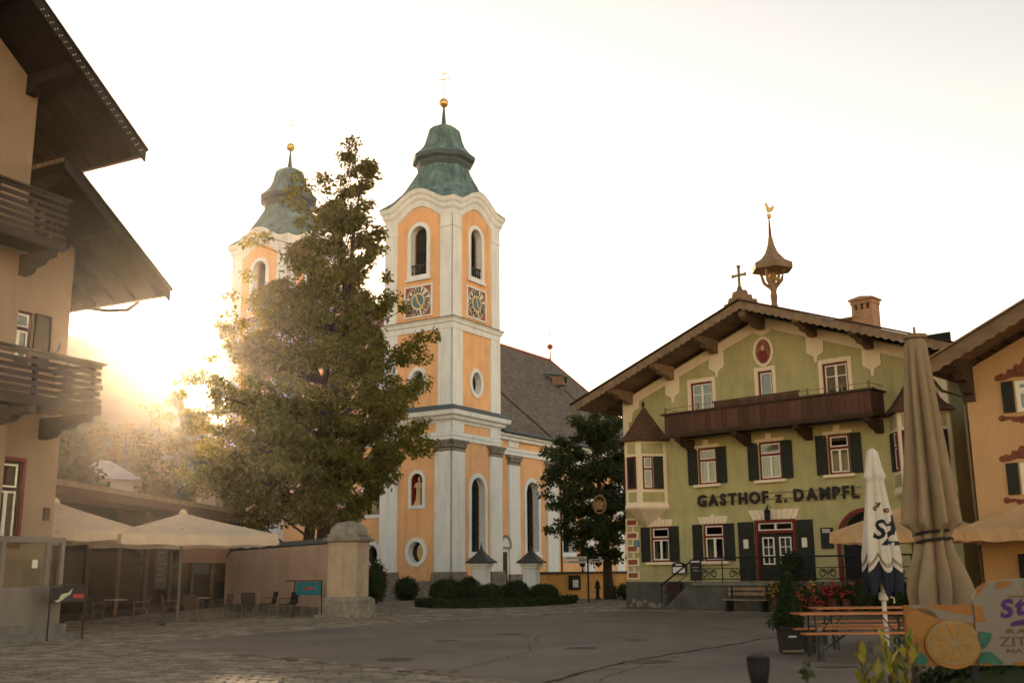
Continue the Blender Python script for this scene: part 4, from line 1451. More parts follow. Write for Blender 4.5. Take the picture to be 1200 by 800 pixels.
# bay windows at both corners
def bay(o, m):
    """o = left end of its foot on the wall, m = -1 mirrors"""
    P = [(o + .05, 0), (o + .8, -1.0), (o + 1.5, -1.0), (o + 2.25, 0)]
    c = o + 1.15
    b = MB().hprism(P + [(o + 2.25, .05), (o + .05, .05)], 4.3, 7.0).build('bay_window', 'cream_trim', gh)
    sc = lambda k, z, dy=0: [(c + (x - c) * k, y * k + dy, z) for x, y in P]
    MB().loft([sc(1.04, 4.3), sc(1.06, 4.18), sc(1.0, 4.1), sc(.75, 3.92), sc(.4, 3.65), sc(.1, 3.45), sc(.03, 3.38)]).build('corbel', 'cream_trim', b)
    MB().loft([sc(1.22, 6.98), sc(1.22, 7.05), sc(.92, 7.35), sc(.62, 7.75), sc(.35, 8.15), sc(.1, 8.5), sc(.02, 8.6)]).build('bay_roof', 'bay_shingle', b)
    MB().lathe([(.05, 8.5), (.04, 8.62), (.09, 8.68), (.05, 8.76), (.01, 8.86)], 8, (c, -.03, 0)).build('finial', 'dark_wood', b)
    for k in range(3):
        p, q = Vector(P[k]), Vector(P[k + 1])
        L = (q - p).length
        T = face(p.x, p.y, math.atan2(q.y - p.y, q.x - p.x))
        for z0, z1 in ((4.4, 4.82), (6.45, 6.9)):
            e = MB(T).box(.14, L - .14, -.012, -.001, z0, z1).build('bay_panel', 'green_render', b)
        if k == 1:
            w = MB(T).ring(rect(.12, L - .12, 4.95, 6.33), rect(.17, L - .17, 5.0, 6.28), -.05, -.001).build('bay_casement', 'maroon', b)
            mb = MB(T).box(.17, L - .17, -.03, -.0015, 5.0, 6.28)
            z = 5.04
            while z < 6.24:
                mb.add([(.18, -.032, z), (L - .18, -.032, z), (L - .18, -.05, z + .03), (.18, -.05, z + .03)], [(0, 1, 2, 3)])
                z += .05
            mb.build('bay_shutter', 'shutter_green', b)
        else:
            xa, xb = (.18, .62) if k == 2 else (L - .62, L - .18)
            w = MB(T).ring(rect(xa, xb, 4.95, 6.33), rect(xa + .06, xb - .06, 5.01, 6.27), -.05, -.001).box(xa + .06, xb - .06, -.045, -.002, 5.75, 5.83).build('bay_casement', 'maroon', b)
            MB(T).ring(rect(xa + .06, xb - .06, 5.01, 5.75), rect(xa + .1, xb - .1, 5.05, 5.71), -.04, -.003).ring(rect(xa + .06, xb - .06, 5.83, 6.27), rect(xa + .1, xb - .1, 5.87, 6.23), -.04, -.003).build('bay_frame', 'white_frame', b)
            MB(T).box(xa + .06, xb - .06, -.02, -.0035, 5.01, 6.27).build('bay_pane', 'church_glass', b)
            s0 = xb + .03 if k == 2 else xa - .45
            shutter(T, s0, s0 + .42, 4.95, 6.33, b, y=-.07)


bay(0.0, 1)
bay(12.15, 1)

# terrace with stairs and wrought-iron rail
TZ, TY = 1.1, -1.6
tr = MB().box(4.5, GW, TY, -.072, 0, TZ - .12).build('terrace', 'plinth_dark', gh)
MB().box(4.42, GW, TY - .08, -.073, TZ - .12, TZ).build('terrace_slab', 'step_stone', tr)
for i in range(6):
    MB().box(2.95 + .26 * i, 4.499, TY + .1, -.35, .155 * i + .001, .155 * (i + 1)).build('step', 'step_stone', tr)
MB().prism([(2.9, 0), (4.499, 0), (4.499, 1.1), (4.3, 1.1)], TY, TY + .098).build('stair_cheek', 'plinth_dark', tr)


def scroll(mb, cx, cz, r, y, flip=1):
    mb.tube([(cx + flip * (r * (1 - t / 14)) * math.cos(t), y, cz + r * (1 - t / 14) * math.sin(t)) for t in np.linspace(0, 9.5, 22)], .019, 4)


rl = MB()
rl.tube([(2.8, TY + .05, .95), (4.5, TY + .05, 2.02), (GW - .4, TY + .05, 2.02)], .036, 6)
rl.tube([(2.8, TY + .05, .55), (4.5, TY + .05, 1.62), (GW - .4, TY + .05, 1.62)], .016, 5).tube([(4.5, TY + .05, 1.22), (GW - .4, TY + .05, 1.22)], .02, 5)
rail = rl.build('railing', 'iron', tr)
x = 4.5
while x < GW - .3:
    MB().tube([(x, TY + .05, TZ), (x, TY + .05, 2.02)], .022, 6).build('railing_post', 'iron', rail)
    x += 1.25
MB().tube([(2.85, TY + .05, .0), (2.85, TY + .05, .98)], .022, 6).build('railing_post', 'iron', rail)
x = 4.9
while x < GW - .6:
    s = MB()
    scroll(s, x + .05, 1.42, .16, TY + .05, 1)
    scroll(s, x + .45, 1.42, .16, TY + .05, -1)
    s.tube([(x + .25, TY + .05, 1.22), (x + .25, TY + .05, 1.62)], .012, 4).tube([(x - .1, TY + .05, 1.22), (x + .6, TY + .05, 1.62)], .01, 4).tube([(x + .6, TY + .05, 1.22), (x - .1, TY + .05, 1.62)], .01, 4)
    s.build('scrollwork', 'iron', rail)
    x += 1.25

# hanging sign on a wrought arm at the left bay
hs = thing('hanging_sign', 'gilded wrought wreath sign hanging from an iron arm beside the bay window', 'hanging sign', gw(.3, -.9, 4.6), GA)
MB().tube([(0.55, -.05, .1), (-.2, -.05, .35), (-.75, -.05, .4), (-1.0, -.05, .2)], .02, 5).tube([(.5, -.05, -.5), (-.1, -.05, .0), (-.5, -.05, .36)], .016, 5).build('arm', 'iron', hs)
mb = MB()
mb.tube([(-1.0 + .34 * math.cos(t), -.05, -.2 + .38 * math.sin(t)) for t in np.linspace(0, 2 * math.pi, 25)], .035, 6)
for t in np.linspace(0, 2 * math.pi, 15)[:-1]:
    mb.lathe([(.01, -.06), (.06, 0), (.01, .06)], 6, (-1.0 + .34 * math.cos(t), -.05, -.2 + .38 * math.sin(t)))
mb.build('wreath', 'old_gilt', hs)
MB().prism([(-1.22, -.42), (-.78, -.42), (-.74, -.02), (-.86, -.12), (-.92, .04), (-1.0, -.1), (-1.08, .04), (-1.14, -.12), (-1.26, -.02)], -.08, -.03).build('crown', 'old_gilt', hs)

# ------------------------------------------------------------------ the chalet on the left
HO, HA = Vector((-10.9, 27.25, 0)), math.atan2(.888, .46)
ct = thing('chalet', 'tall beige chalet with two deep eaves and slatted wooden balconies', 'house', HO, HA)


def hw(a, n, z=0.0):
    return HO + Matrix.Rotation(HA, 3, 'Z') @ Vector((a, n, z))


RU = lambda x: 13.0 + .73 * (.71 - x)           # top of the upper roof (right slope)
RLo = lambda x: 9.48 + .695 * (2.41 - x)         # top of the lower roof
wl_ = MB(face(0, 1.2, 0))
wl_.sheet([(-13, 0), (-1.45, 0), (-1.45, RU(-1.45) - .3), (-6, RU(-6) - .3), (-13, RU(-6) - .3 - .73 * 7)], [rect(-4.6, -3.4, 9.9, 12.0), rect(-4.4, -3.2, 5.9, 8.0)], 0, .25)
wl_.T = Matrix()
wl_.add([(-1.45, 1.2, 0), (-1.45, 10, 0), (-1.45, 10, RU(-1.45) - .3), (-1.45, 1.2, RU(-1.45) - .3), (-13, 1.2, 0), (-13, 10, 0), (-13, 10, 10), (-13, 1.2, 10), (-6, 10, RU(-6) - .3)], [(0, 1, 2, 3), (4, 5, 6, 7), (5, 1, 2, 8, 6)])
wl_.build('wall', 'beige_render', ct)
w2 = MB(face(0, 1.8, 0))
w2.sheet([(-1.45, 0), (.63, 0), (.63, RLo(.63) - .25), (-1.45, RLo(-1.45) - .25)], [rect(-1.2, -.48, 2.35, 4.45), rect(-1.25, -.55, 7.0, 8.4)], 0, .25)
w2.T = Matrix()
w2.add([(.63, 1.8, 0), (.63, 9, 0), (.63, 9, RLo(.63) - .25), (.63, 1.8, RLo(.63) - .25)], [(0, 1, 2, 3)])
w2.add([(-1.45, 9, 0), (.63, 9, 0), (.63, 9, RLo(.63) - .25), (-1.45, 9, RLo(-1.45) - .25)], [(0, 1, 2, 3)])
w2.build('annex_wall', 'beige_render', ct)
T18 = face(0, 1.8, 0)
window(T18, ct, -1.2, -.48, 2.35, 4.45, head=False, sh=(0, 0), frame='dark_wood')
MB(T18).ring(rect(-1.3, -.38, 2.25, 4.55), rect(-1.2, -.48, 2.35, 4.45), -.05, -.002).build('window_surround', 'maroon', ct)
w = window(T18, ct, -1.25, -.55, 7.0, 8.4, head=False, sh=(0, 0), frame='dark_wood')
shutter(T18, -.5, .02, 7.0, 8.4, w, 'chalet_slat')
T12 = face(0, 1.2, 0)
window(T12, ct, -4.6, -3.4, 9.9, 12.0, head=False, sh=(0, 0), frame='dark_wood')
window(T12, ct, -4.4, -3.2, 5.9, 8.0, head=False, sh=(0, 0), frame='dark_wood')
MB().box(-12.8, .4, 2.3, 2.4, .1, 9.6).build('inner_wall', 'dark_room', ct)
MB(T18).box(.28, .46, -.06, -.003, 2.98, 3.32).build('wall_plaque', 'dark_wood', ct)
MB(T18).tube([(.3, -.03, 7.5), (.34, -.03, 7.7), (.28, -.03, 7.8)], .03, 5).build('wall_hook', 'iron', ct)
# roofs


def chalet_roof(xe, xr, top, slope, yf, yb, ov):
    r = MB().prism([(xr, top(xr)), (xe, top(xe)), (xe, top(xe) - .1), (xr, top(xr) - .1)], yf, yb).build('roof', 'brown_roof', ct)
    nb = max(4, int((xe - xr) / .3))
    for i in range(nb):
        a0, a1 = xr + (xe - xr) * i / nb + .006, xr + (xe - xr) * (i + 1) / nb - .006
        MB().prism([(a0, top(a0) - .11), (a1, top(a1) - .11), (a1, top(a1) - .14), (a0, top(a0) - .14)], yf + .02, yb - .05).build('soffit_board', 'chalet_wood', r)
    MB().prism([(xr, top(xr) + .03), (xe + .05, top(xe + .05) + .03), (xe + .05, top(xe + .05) - .28), (xr, top(xr) - .28)], yf - .06, yf - .002).build('bargeboard', 'chalet_wood', r)
    MB().prism([(xr, top(xr) + .1), (xe + .08, top(xe + .08) + .1), (xe + .08, top(xe + .08) + .04), (xr, top(xr) + .04)], yf - .12, yf + .25).build('verge_batten', 'chalet_wood', r)
    y = yf + .35
    while y < yb:
        b = MB().prism([(xe - 1.9, top(xe - 1.9) - .145), (xe - .12, top(xe - .12) - .145), (xe - .1, top(xe - .1) - .26), (xe - 1.9, top(xe - 1.9) - .3)], y, y + .12)
        b.build('rafter', 'chalet_wood', r)
        y += .8
    MB().tube([(xe + .08, yf + .05, top(xe) - .08), (xe + .08, yb, top(xe) - .08)], .08, 7).build('gutter', 'gutter', r)
    return r


r1 = chalet_roof(.71, -6.0, RU, .73, -.5, 10.5, 1)
r2 = chalet_roof(2.41, -1.43, RLo, .695, 0.0, 9.6, 1)
mm = lambda x: RU(-12 - x)
MB().prism([(-6, RU(-6)), (-12.8, RU(-6) - .73 * 6.8), (-12.8, RU(-6) - .73 * 6.8 - .12), (-6, RU(-6) - .12)], -.5, 10.5).build('roof', 'brown_roof', ct)
# white spots painted for light through the perforated verge board; then purlins
for i in range(48):
    x = .6 - i * .075
    sd_ = MB().box(x - .012, x + .012, -.575, -.561, RU(x) - .12 - .1 * (i % 2), RU(x) - .09 - .1 * (i % 2)) if i == 0 else None
    if sd_:
        light_spot = sd_.build('light_spot', 'sign_white', r1)
    else:
        same('light_spot', light_spot, r1, (-i * .075, 0, .73 * .075 * i + (-.1 if i % 2 else 0)))
for x, y0, y1, top in ((-1.7, -.35, 1.2, RU), (-3.6, -.35, 1.2, RU), (.1, .1, 1.8, RLo), (-1.2, .1, 1.8, RLo)):
    z = top(x) - .2
    MB(Matrix.Translation((x, y1, z)) @ Matrix.Rotation(R(90), 4, 'Z')).prism([(-(y1 - y0), 0), (-(y1 - y0), -.2), (-(y1 - y0) + .25, -.34), (-.4, -.36), (-.2, -.55), (0, -.55), (0, 0)], -.13, .13).build('purlin', 'chalet_wood', ct)
MB().tube([(2.49, 1.2, 9.32), (2.45, 1.6, 9.1), (2.0, 1.9, 9.02), (.75, 2.2, 8.95), (.7, 2.3, 8.7), (.7, 2.3, .3)], .055, 7).build('downpipe', 'gutter', ct)


def chalet_balcony(x0, x1, yw, z0, z1):
    b = MB().box(x0, x1, .05, yw, z0, z0 + .1).build('balcony', 'chalet_wood', ct)
    MB().box(x0, x1 + .04, -.02, .12, z0 - .12, z0 + .14).build('edge_beam', 'chalet_slat', b)
    n = 6
    for i in range(n):
        z = z0 + .24 + (z1 - z0 - .36) * i / (n - 1)
        e = random.uniform(-.06, .06)
        MB().box(x0, x1 + e, -.03, .0, z - .055, z + .055).build('slat', 'chalet_slat', b)
        MB().box(x1 - .04 + e, x1 - .01 + e, .0, yw, z - .055, z + .055).build('slat', 'chalet_slat', b)
    MB().box(x0, x1 + .1, -.08, .1, z1 - .06, z1).build('top_rail', 'chalet_slat', b)
    MB().box(x1 - .1, x1 + .1, .1, yw, z1 - .06, z1 - .002).build('side_rail', 'chalet_slat', b)
    x = x1 - .25
    while x > x0:
        MB().box(x - .05, x + .05, .003, .09, z0 + .1, z1 - .06).build('post', 'chalet_wood', b)
        MB(Matrix.Translation((x, yw, z0 - .121)) @ Matrix.Rotation(R(90), 4, 'Z')).prism([(-yw + .05, 0), (-yw + .05, -.16), (-yw * .7, -.2), (-yw * .6, -.32), (-yw * .35, -.36), (-yw * .25, -.5), (0, -.55), (0, 0)], -.12, .12).build('bracket', 'chalet_slat', b)
        x -= 1.75
    return b


chalet_balcony(-8, -1.2, 1.19, 9.78, 11.05)
chalet_balcony(-8, .3, 1.79, 5.75, 7.0)
# porch: steps, low wall and wind-screen glass
pc = MB().box(-7, .02, 0, 2.2, 0, .2).build('porch', 'step_stone', ct)
MB().box(-7, -.06, .2, 1.79, .2, .4).build('porch_step', 'step_stone', pc)
MB().box(-7, -2.6, .22, .5, .4, .6).build('porch_step', 'step_stone', pc)
MB().box(-7, -.15, .35, .45, .401, 1.2).box(-.25, -.15, .45, 1.78, .401, 1.2).build('parapet', 'porch_grey', pc)
fr = MB()
for x in (-.2, -.62, -1.9, -3.2):
    fr.box(x - .05, x + .05, .34, .46, 1.2, 2.5)
fr.box(-5, -.15, .338, .462, 1.2, 1.3).box(-5, -.15, .338, .462, 2.36, 2.5)
fr.box(-.26, -.14, .46, 1.78, 2.38, 2.499).build('screen_frame', 'porch_grey', pc)
for x0, x1 in ((-.57, -.25), (-1.85, -.67), (-3.15, -1.95)):
    MB().box(x0, x1, .395, .405, 1.3, 2.36).build('screen_pane', 'glass_clear', pc)
MB().box(-1.05, -.9, .38, .393, 1.75, 1.95).build('screen_notice', 'paper', pc)

# ------------------------------------------------------------------ painted house on the right
PO, PA = Vector((14.2, 33, 0)), math.atan2(-.685, .73)
ph = thing('painted_house', 'ochre house with dark brown painted scrolls around its shuttered windows', 'house', PO, PA)
RR = lambda x: 7.72 + .45 * (x + .55)
w = MB()
PWN = [(1.46, 2.3, 6.15, 7.1), (1.35, 2.2, 3.68, 4.63), (4.4, 5.3, 6.15, 7.1), (4.3, 5.2, 3.68, 4.63), (4.2, 5.3, 1.3, 2.7)]
w.sheet([(0, 0), (12, 0), (12, RR(0) - .4), (6, RR(6) - .4), (0, RR(0) - .4)], [rect(*q) for q in PWN], 0, .25)
w.add([(0, 0, 0), (0, 11, 0), (0, 11, RR(0) - .4), (0, 0, RR(0) - .4), (12, 0, 0), (12, 11, 0), (12, 11, 7.9), (12, 0, 7.9)], [(0, 1, 2, 3), (4, 5, 6, 7)])
w.build('wall', 'ochre_house', ph)
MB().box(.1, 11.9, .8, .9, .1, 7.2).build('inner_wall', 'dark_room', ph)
for q in PWN:
    window(face(0, 0, 0), ph, *q, head=False, frame='white_frame', sw=.34)
MB().prism([(-.65, RR(-.65)), (6, RR(6)), (6, RR(6) - .12), (-.65, RR(-.65) - .12)], -1.5, 11.5).build('roof', 'brown_roof', ph)
MB().prism([(6, RR(6)), (12.6, RR(-.6)), (12.6, RR(-.6) - .12), (6, RR(6) - .12)], -1.5, 11.5).build('roof', 'brown_roof', ph)
tp = [(-.7 + 6.7 * i / 40, RR(-.7 + 6.7 * i / 40) + .03) for i in range(41)]
bt = [(x, z - .42 - (.06 if i % 2 else 0)) for i, (x, z) in enumerate(tp)]
MB().prism(tp + bt[::-1], -1.56, -1.502).build('bargeboard', 'soffit_wood', ph)
MB().prism([(-.75, RR(-.75) + .1), (6, RR(6) + .1), (6, RR(6) + .05), (-.75, RR(-.75) + .05)], -1.66, -1.2).build('verge_batten', 'barge_wood', ph)
for i in range(20):
    a0, a1 = -.6 + 6.5 * i / 20 + .006, -.6 + 6.5 * (i + 1) / 20 - .006
    MB().prism([(a0, RR(a0) - .125), (a1, RR(a1) - .125), (a1, RR(a1) - .15), (a0, RR(a0) - .15)], -1.49, .1).build('soffit_board', 'soffit_wood', ph)
for x in (.0, 3.0):
    MB(Matrix.Translation((x + .12, 0, RR(x) - .16)) @ Matrix.Rotation(R(90), 4, 'Z')).prism([(-1.4, 0), (-1.4, -.25), (-1.2, -.4), (-.95, -.36), (-.8, -.6), (-.5, -.66), (-.35, -.95), (-.12, -1.0), (-.1, -1.2), (-.003, -1.2), (-.003, 0)], -.15, .15).build('purlin', 'dark_wood', ph)
MB().tube([(-.72, -1.4, RR(-.7) - .12), (-.72, 11, RR(-.7) - .12)], .08, 7).tube([(-.72, -1.1, RR(-.7) - .15), (-.6, -.4, 7.0), (-.15, .15, 6.8), (-.12, .2, 0)], .05, 6).build('gutter', 'gutter', ph)


def scroll_paint(x0, x1, z, up):
    c, hwid = (x0 + x1) / 2, (x1 - x0) / 2 + .45
    m = MB()
    s = 1 if up else -1
    pts = [(-1, 0), (-1.02, .2), (-.9, .3), (-.75, .24), (-.66, .42), (-.5, .38), (-.4, .58), (-.22, .54), (-.1, .78), (0, .86), (.1, .78), (.22, .54), (.4, .58), (.5, .38), (.66, .42), (.75, .24), (.9, .3), (1.02, .2), (1, 0)]
    low = [(.8, .02), (.5, .1), (.2, .06), (0, .14), (-.2, .06), (-.5, .1), (-.8, .02)]
    k = .8 if up else .45
    m.prism([(c + a * hwid, z + s * b * k) for a, b in pts + low], -.012, -.002)
    for a, b, r in ((-1.02, .12, .1), (1.02, .12, .1), (-.55, .3, .08), (.55, .3, .08)):
        m.prism(oval(c + a * hwid, z + s * b * k, r, r, 12), -.014, -.0025)
    m.build('painted_scroll', 'scroll_paint', ph)


for q in PWN[:4]:
    scroll_paint(q[0], q[1], q[3] + .04, True)
    scroll_paint(q[0], q[1], q[2] - .1, False)
MB().box(1.05, 1.95, -.08, -.003, 1.15, 1.95).build('notice_board', 'charcoal', ph)

# made-up timber block, added so the gap between the houses looks dark
an = thing('alley_dark_fill', 'dark timber block added to darken the alley between green and ochre houses', 'filler block', gw(14.6, 3.0), GA)
MB().box(0, 4.5, 0, 6, 0, 7.6).build('wall', 'dark_wood', an)
MB().prism([(-.3, 7.6), (2.2, 8.4), (4.8, 7.6)], -.4, 6.4).build('roof', 'brown_roof', an)
for i in range(18):
    MB().box(.02 + i * .25, .24 + i * .25, -.03, -.002, .05, 7.55).build('plank', 'dark_wood', an)

# ------------------------------------------------------------------ low pavilion behind the left terrace
VO, VA = Vector((-15.2, 35, 0)), math.atan2(21, 1.5)
pv = thing('pavilion', 'low flat-roofed pavilion with brown fascia and dark glazed front behind the terrace', 'pavilion', VO, VA)
MB().box(-2, 21, .3, 9, 0, 4.05).build('wall', 'charcoal', pv)
MB().box(-2.4, 21.4, -1.0, 9.4, 4.06, 4.5).build('roof', 'brown_fascia', pv)
MB().box(-2.45, 21.45, -1.06, -1.002, 4.36, 4.54).build('roof_edge', 'barge_wood', pv)
for i in range(9):
    x = -1.6 + i * 2.55
    MB().box(x, x + .16, .12, .299, 0, 4.05).build('post', 'dark_wood', pv)
    if i < 8:
        MB().box(x + .16, x + 2.55, .2, .21, .3, 2.6).build('glazing', 'church_glass', pv)
        MB().box(x + .16, x + 2.55, .17, .23, 2.6, 2.72).build('transom', 'dark_wood', pv)
MB().box(12.4, 20.4, .1, .119, 2.1, 3.2).build('panel', 'pav_wall', pv)
MB().box(9.4, 10.6, .05, .099, 1.0, 2.9).build('menu_board', 'board_slate', pv)
mb = MB()
for i in range(7):
    mb.box(9.55, 10.45 - .2 * (i % 3), .044, .0495, 2.65 - i * .22, 2.7 - i * .22)
mb.build('menu_lines', 'pole_steel', pv)
MB().box(19.2, 20.4, 1.2, 2.2, 4.5, 5.9).build('chimney', 'pillar_plaster', pv)

# little house with white hipped roof beyond
fo = at(137, 560, 66)
fh = thing('far_house', 'small white house with pale hipped roof behind the pavilion', 'house', (fo.x, fo.y, 0), R(20))
MB().box(-2.4, 1.0, -2, 2, 0, 7.2).build('wall', 'far_white', fh)
MB().add([(-3.0, -2.6, 7.15), (1.5, -2.6, 7.15), (1.5, 2.6, 7.15), (-3.0, 2.6, 7.15), (-1.0, 0, 8.5), (-.5, 0, 8.5)], [(0, 1, 5, 4), (1, 2, 5), (2, 3, 4, 5), (3, 0, 4), (0, 3, 2, 1)]).build('roof', 'far_roof', fh)
MB().box(-.6, .2, -2.03, -2.002, 4.8, 6.2).build('window', 'dark_room', fh)

# ------------------------------------------------------------------ garden wall with pillar
a, b = Vector((-6.75, 40.1, 0)), Vector((-12.6, 47.6, 0))
gl = (b - a).length
GWA = math.atan2(a.y - b.y, a.x - b.x)
gd = thing('garden_wall', 'peach plastered garden wall with rounded end beside a stone-capped pillar', 'wall', b, GWA)
prof = [(0, 0), (gl, 0), (gl, 2.66), (.75, 2.58), (.35, 2.5), (.1, 2.3), (0, 2.0)]
MB().prism(prof, 0, .34).build('wall', 'garden_plaster', gd)
MB().tube([(x, .17, z + .02) for x, z in prof[2:]], .2, 6).build('coping', 'cap_metal', gd)
MB().box(0, gl, -.03, -.002, 0, .35).build('wall_base', 'old_stone', gd)
pl = thing('gate_pillar', 'stout plastered pillar with weathered stone base and bell-shaped cap', 'pillar', (-6.02, 39.6, 0), R(-14))
MB().box(-.66, .66, -.66, .66, .7, 2.68).build('shaft', 'pillar_plaster', pl)
MB().loft([[(sx * w, sy * w, z) for sx, sy in ((-1, -1), (1, -1), (1, 1), (-1, 1))] for w, z in ((.9, 0), (.88, .62), (.78, .7), (.67, .74))]).build('base', 'old_stone', pl)
MB().loft([[(sx * w, sy * w, z) for sx, sy in ((-1, -1), (1, -1), (1, 1), (-1, 1))] for w, z in ((.67, 2.66), (.82, 2.7), (.84, 2.8), (.7, 2.84), (.72, 2.92), (.62, 2.98), (.58, 3.12), (.5, 3.26), (.36, 3.36), (.1, 3.42))]).build('cap', 'old_stone', pl)
MB().box(-1.0, 1.5, -1.1, 1.1, 0.001, .14).build('kerb', 'old_stone', pl)
pl.scale = (.86, .86, 1)

# ------------------------------------------------------------------ churchyard wall and gate posts
a, b = Vector((1.35, 60.4, 0)), Vector((11.5, 69.0, 0))
yw = thing('churchyard_wall', 'low ochre churchyard wall with dark coping behind the hedge bed', 'wall', a, math.atan2(b.y - a.y, b.x - a.x))
MB().box(0, (b - a).length, 0, .35, 0, 1.42).build('wall', 'yard_ochre', yw)
MB().box(-.02, (b - a).length, -.08, .43, 1.421, 1.55).build('coping', 'cap_metal', yw)
for nm, x, y, lab in (('gate_post', -1.72, 57.4, 'white gate post with dark tent-shaped cap in front of the tall tower window'), ('gate_post', .95, 60.0, 'white gate post with dark tent-shaped cap at the end of the ochre wall')):
    g = thing(nm, lab, 'gate post', (x, y, 0), R(-20))
    q = lambda w, z: [(sx * w, sy * w, z) for sx, sy in ((-1, -1), (1, -1), (1, 1), (-1, 1))]
    MB().loft([q(.5, 0), q(.48, 1.95), q(.56, 2.0), q(.56, 2.1), q(.66, 2.14), q(.66, 2.3)]).build('shaft', 'church_white', g)
    MB().loft([q(.86, 2.302), q(.86, 2.38), q(.55, 2.6), q(.3, 2.85), q(.1, 3.1), q(.06, 3.2)]).build('cap', 'cap_metal', g)
    MB().lathe([(.05, 3.15), (.09, 3.25), (.04, 3.34), (.02, 3.55)], 8).build('finial', 'cap_metal', g)
    g.scale = (.76, .76, .88)
lt = thing('wall_lantern', 'black iron lantern above a notice case on the ochre churchyard wall', 'lantern', a.lerp(b, .25) + Vector((.25, -.3, 1.56)), 0)
lt.location.z = 1.55
lt.location.x, lt.location.y = (a.lerp(b, .25) + Vector((.05, .15, 0))).xy
MB().lathe([(.12, 0), (.05, .06), (.03, .25), (.14, .3), (.26, .85), (.3, .88), (.12, 1.05), (.05, 1.2), (.01, 1.3)], 6).build('housing', 'iron', lt)
nc = thing('notice_case', 'small black notice case fixed to the ochre churchyard wall', 'notice case', a.lerp(b, .2), math.atan2(b.y - a.y, b.x - a.x))
MB().box(-.4, .4, -.16, -.001, .55, 1.35).build('case', 'iron', nc)
MB().box(-.22, .22, -.165, -.161, .68, 1.1).build('sheet', 'paper', nc)

# ------------------------------------------------------------------ sign post, hydrant
p = gnd(690, 706)
sp = thing('sign_post', 'dark street post with white direction arms beside the hedge bed', 'sign post', (p.x, p.y, 0))
MB().tube([(0, 0, 0), (0, 0, 2.35)], .045, 8).build('post', 'iron', sp)
for z, s, l in ((2.16, -1, 1.2), (1.96, -1, 1.15), (2.02, 1, .75)):
    q = MB(Matrix.Rotation(R(8 * s), 4, 'Z')).prism([(s * .06, z), (s * l, z), (s * (l + .1), z + .07), (s * l, z + .14), (s * .06, z + .14)], -.02, .02).build('arm', 'sign_white', sp)
    mb = MB(Matrix.Rotation(R(8 * s), 4, 'Z'))
    for k in range(8):
        mb.box(s * (.18 + k * (l - .3) / 8), s * (.18 + k * (l - .3) / 8 + .06), -.024, -.0205, z + .04, z + .1)
    mb.build('lettering', 'iron', q, kind='stuff')
p = gnd(697, 702)
hy = thing('hydrant', 'slim dark hydrant at the foot of the ochre churchyard wall', 'hydrant', (p.x + .1, p.y - 1.0, 0))
MB().lathe([(.17, 0), (.17, .1), (.1, .14), (.1, .6), (.17, .64), (.17, .72), (.11, .78), (.12, .92), (.05, 1.02), (.02, 1.1)], 10).build('body', 'iron', hy)

# ------------------------------------------------------------------ trees and shrubs
def limb(mb, p0, p1, r0, r1, bend=.12, n=5, seed=0):
    rr = random.Random(seed)
    p0, p1 = Vector(p0), Vector(p1)
    l = (p1 - p0).length
    pts, rad = [], []
    o = Vector((rr.uniform(-1, 1), rr.uniform(-1, 1), rr.uniform(0, 1))) * l * bend
    for i in range(n + 1):
        t = i / n
        pts.append(p0.lerp(p1, t) + o * math.sin(math.pi * t) + Vector((rr.uniform(-1, 1), rr.uniform(-1, 1), 0)) * l * .02)
        rad.append(r0 + (r1 - r0) * t)
    mb.tube(pts, rad, 6)
    return pts


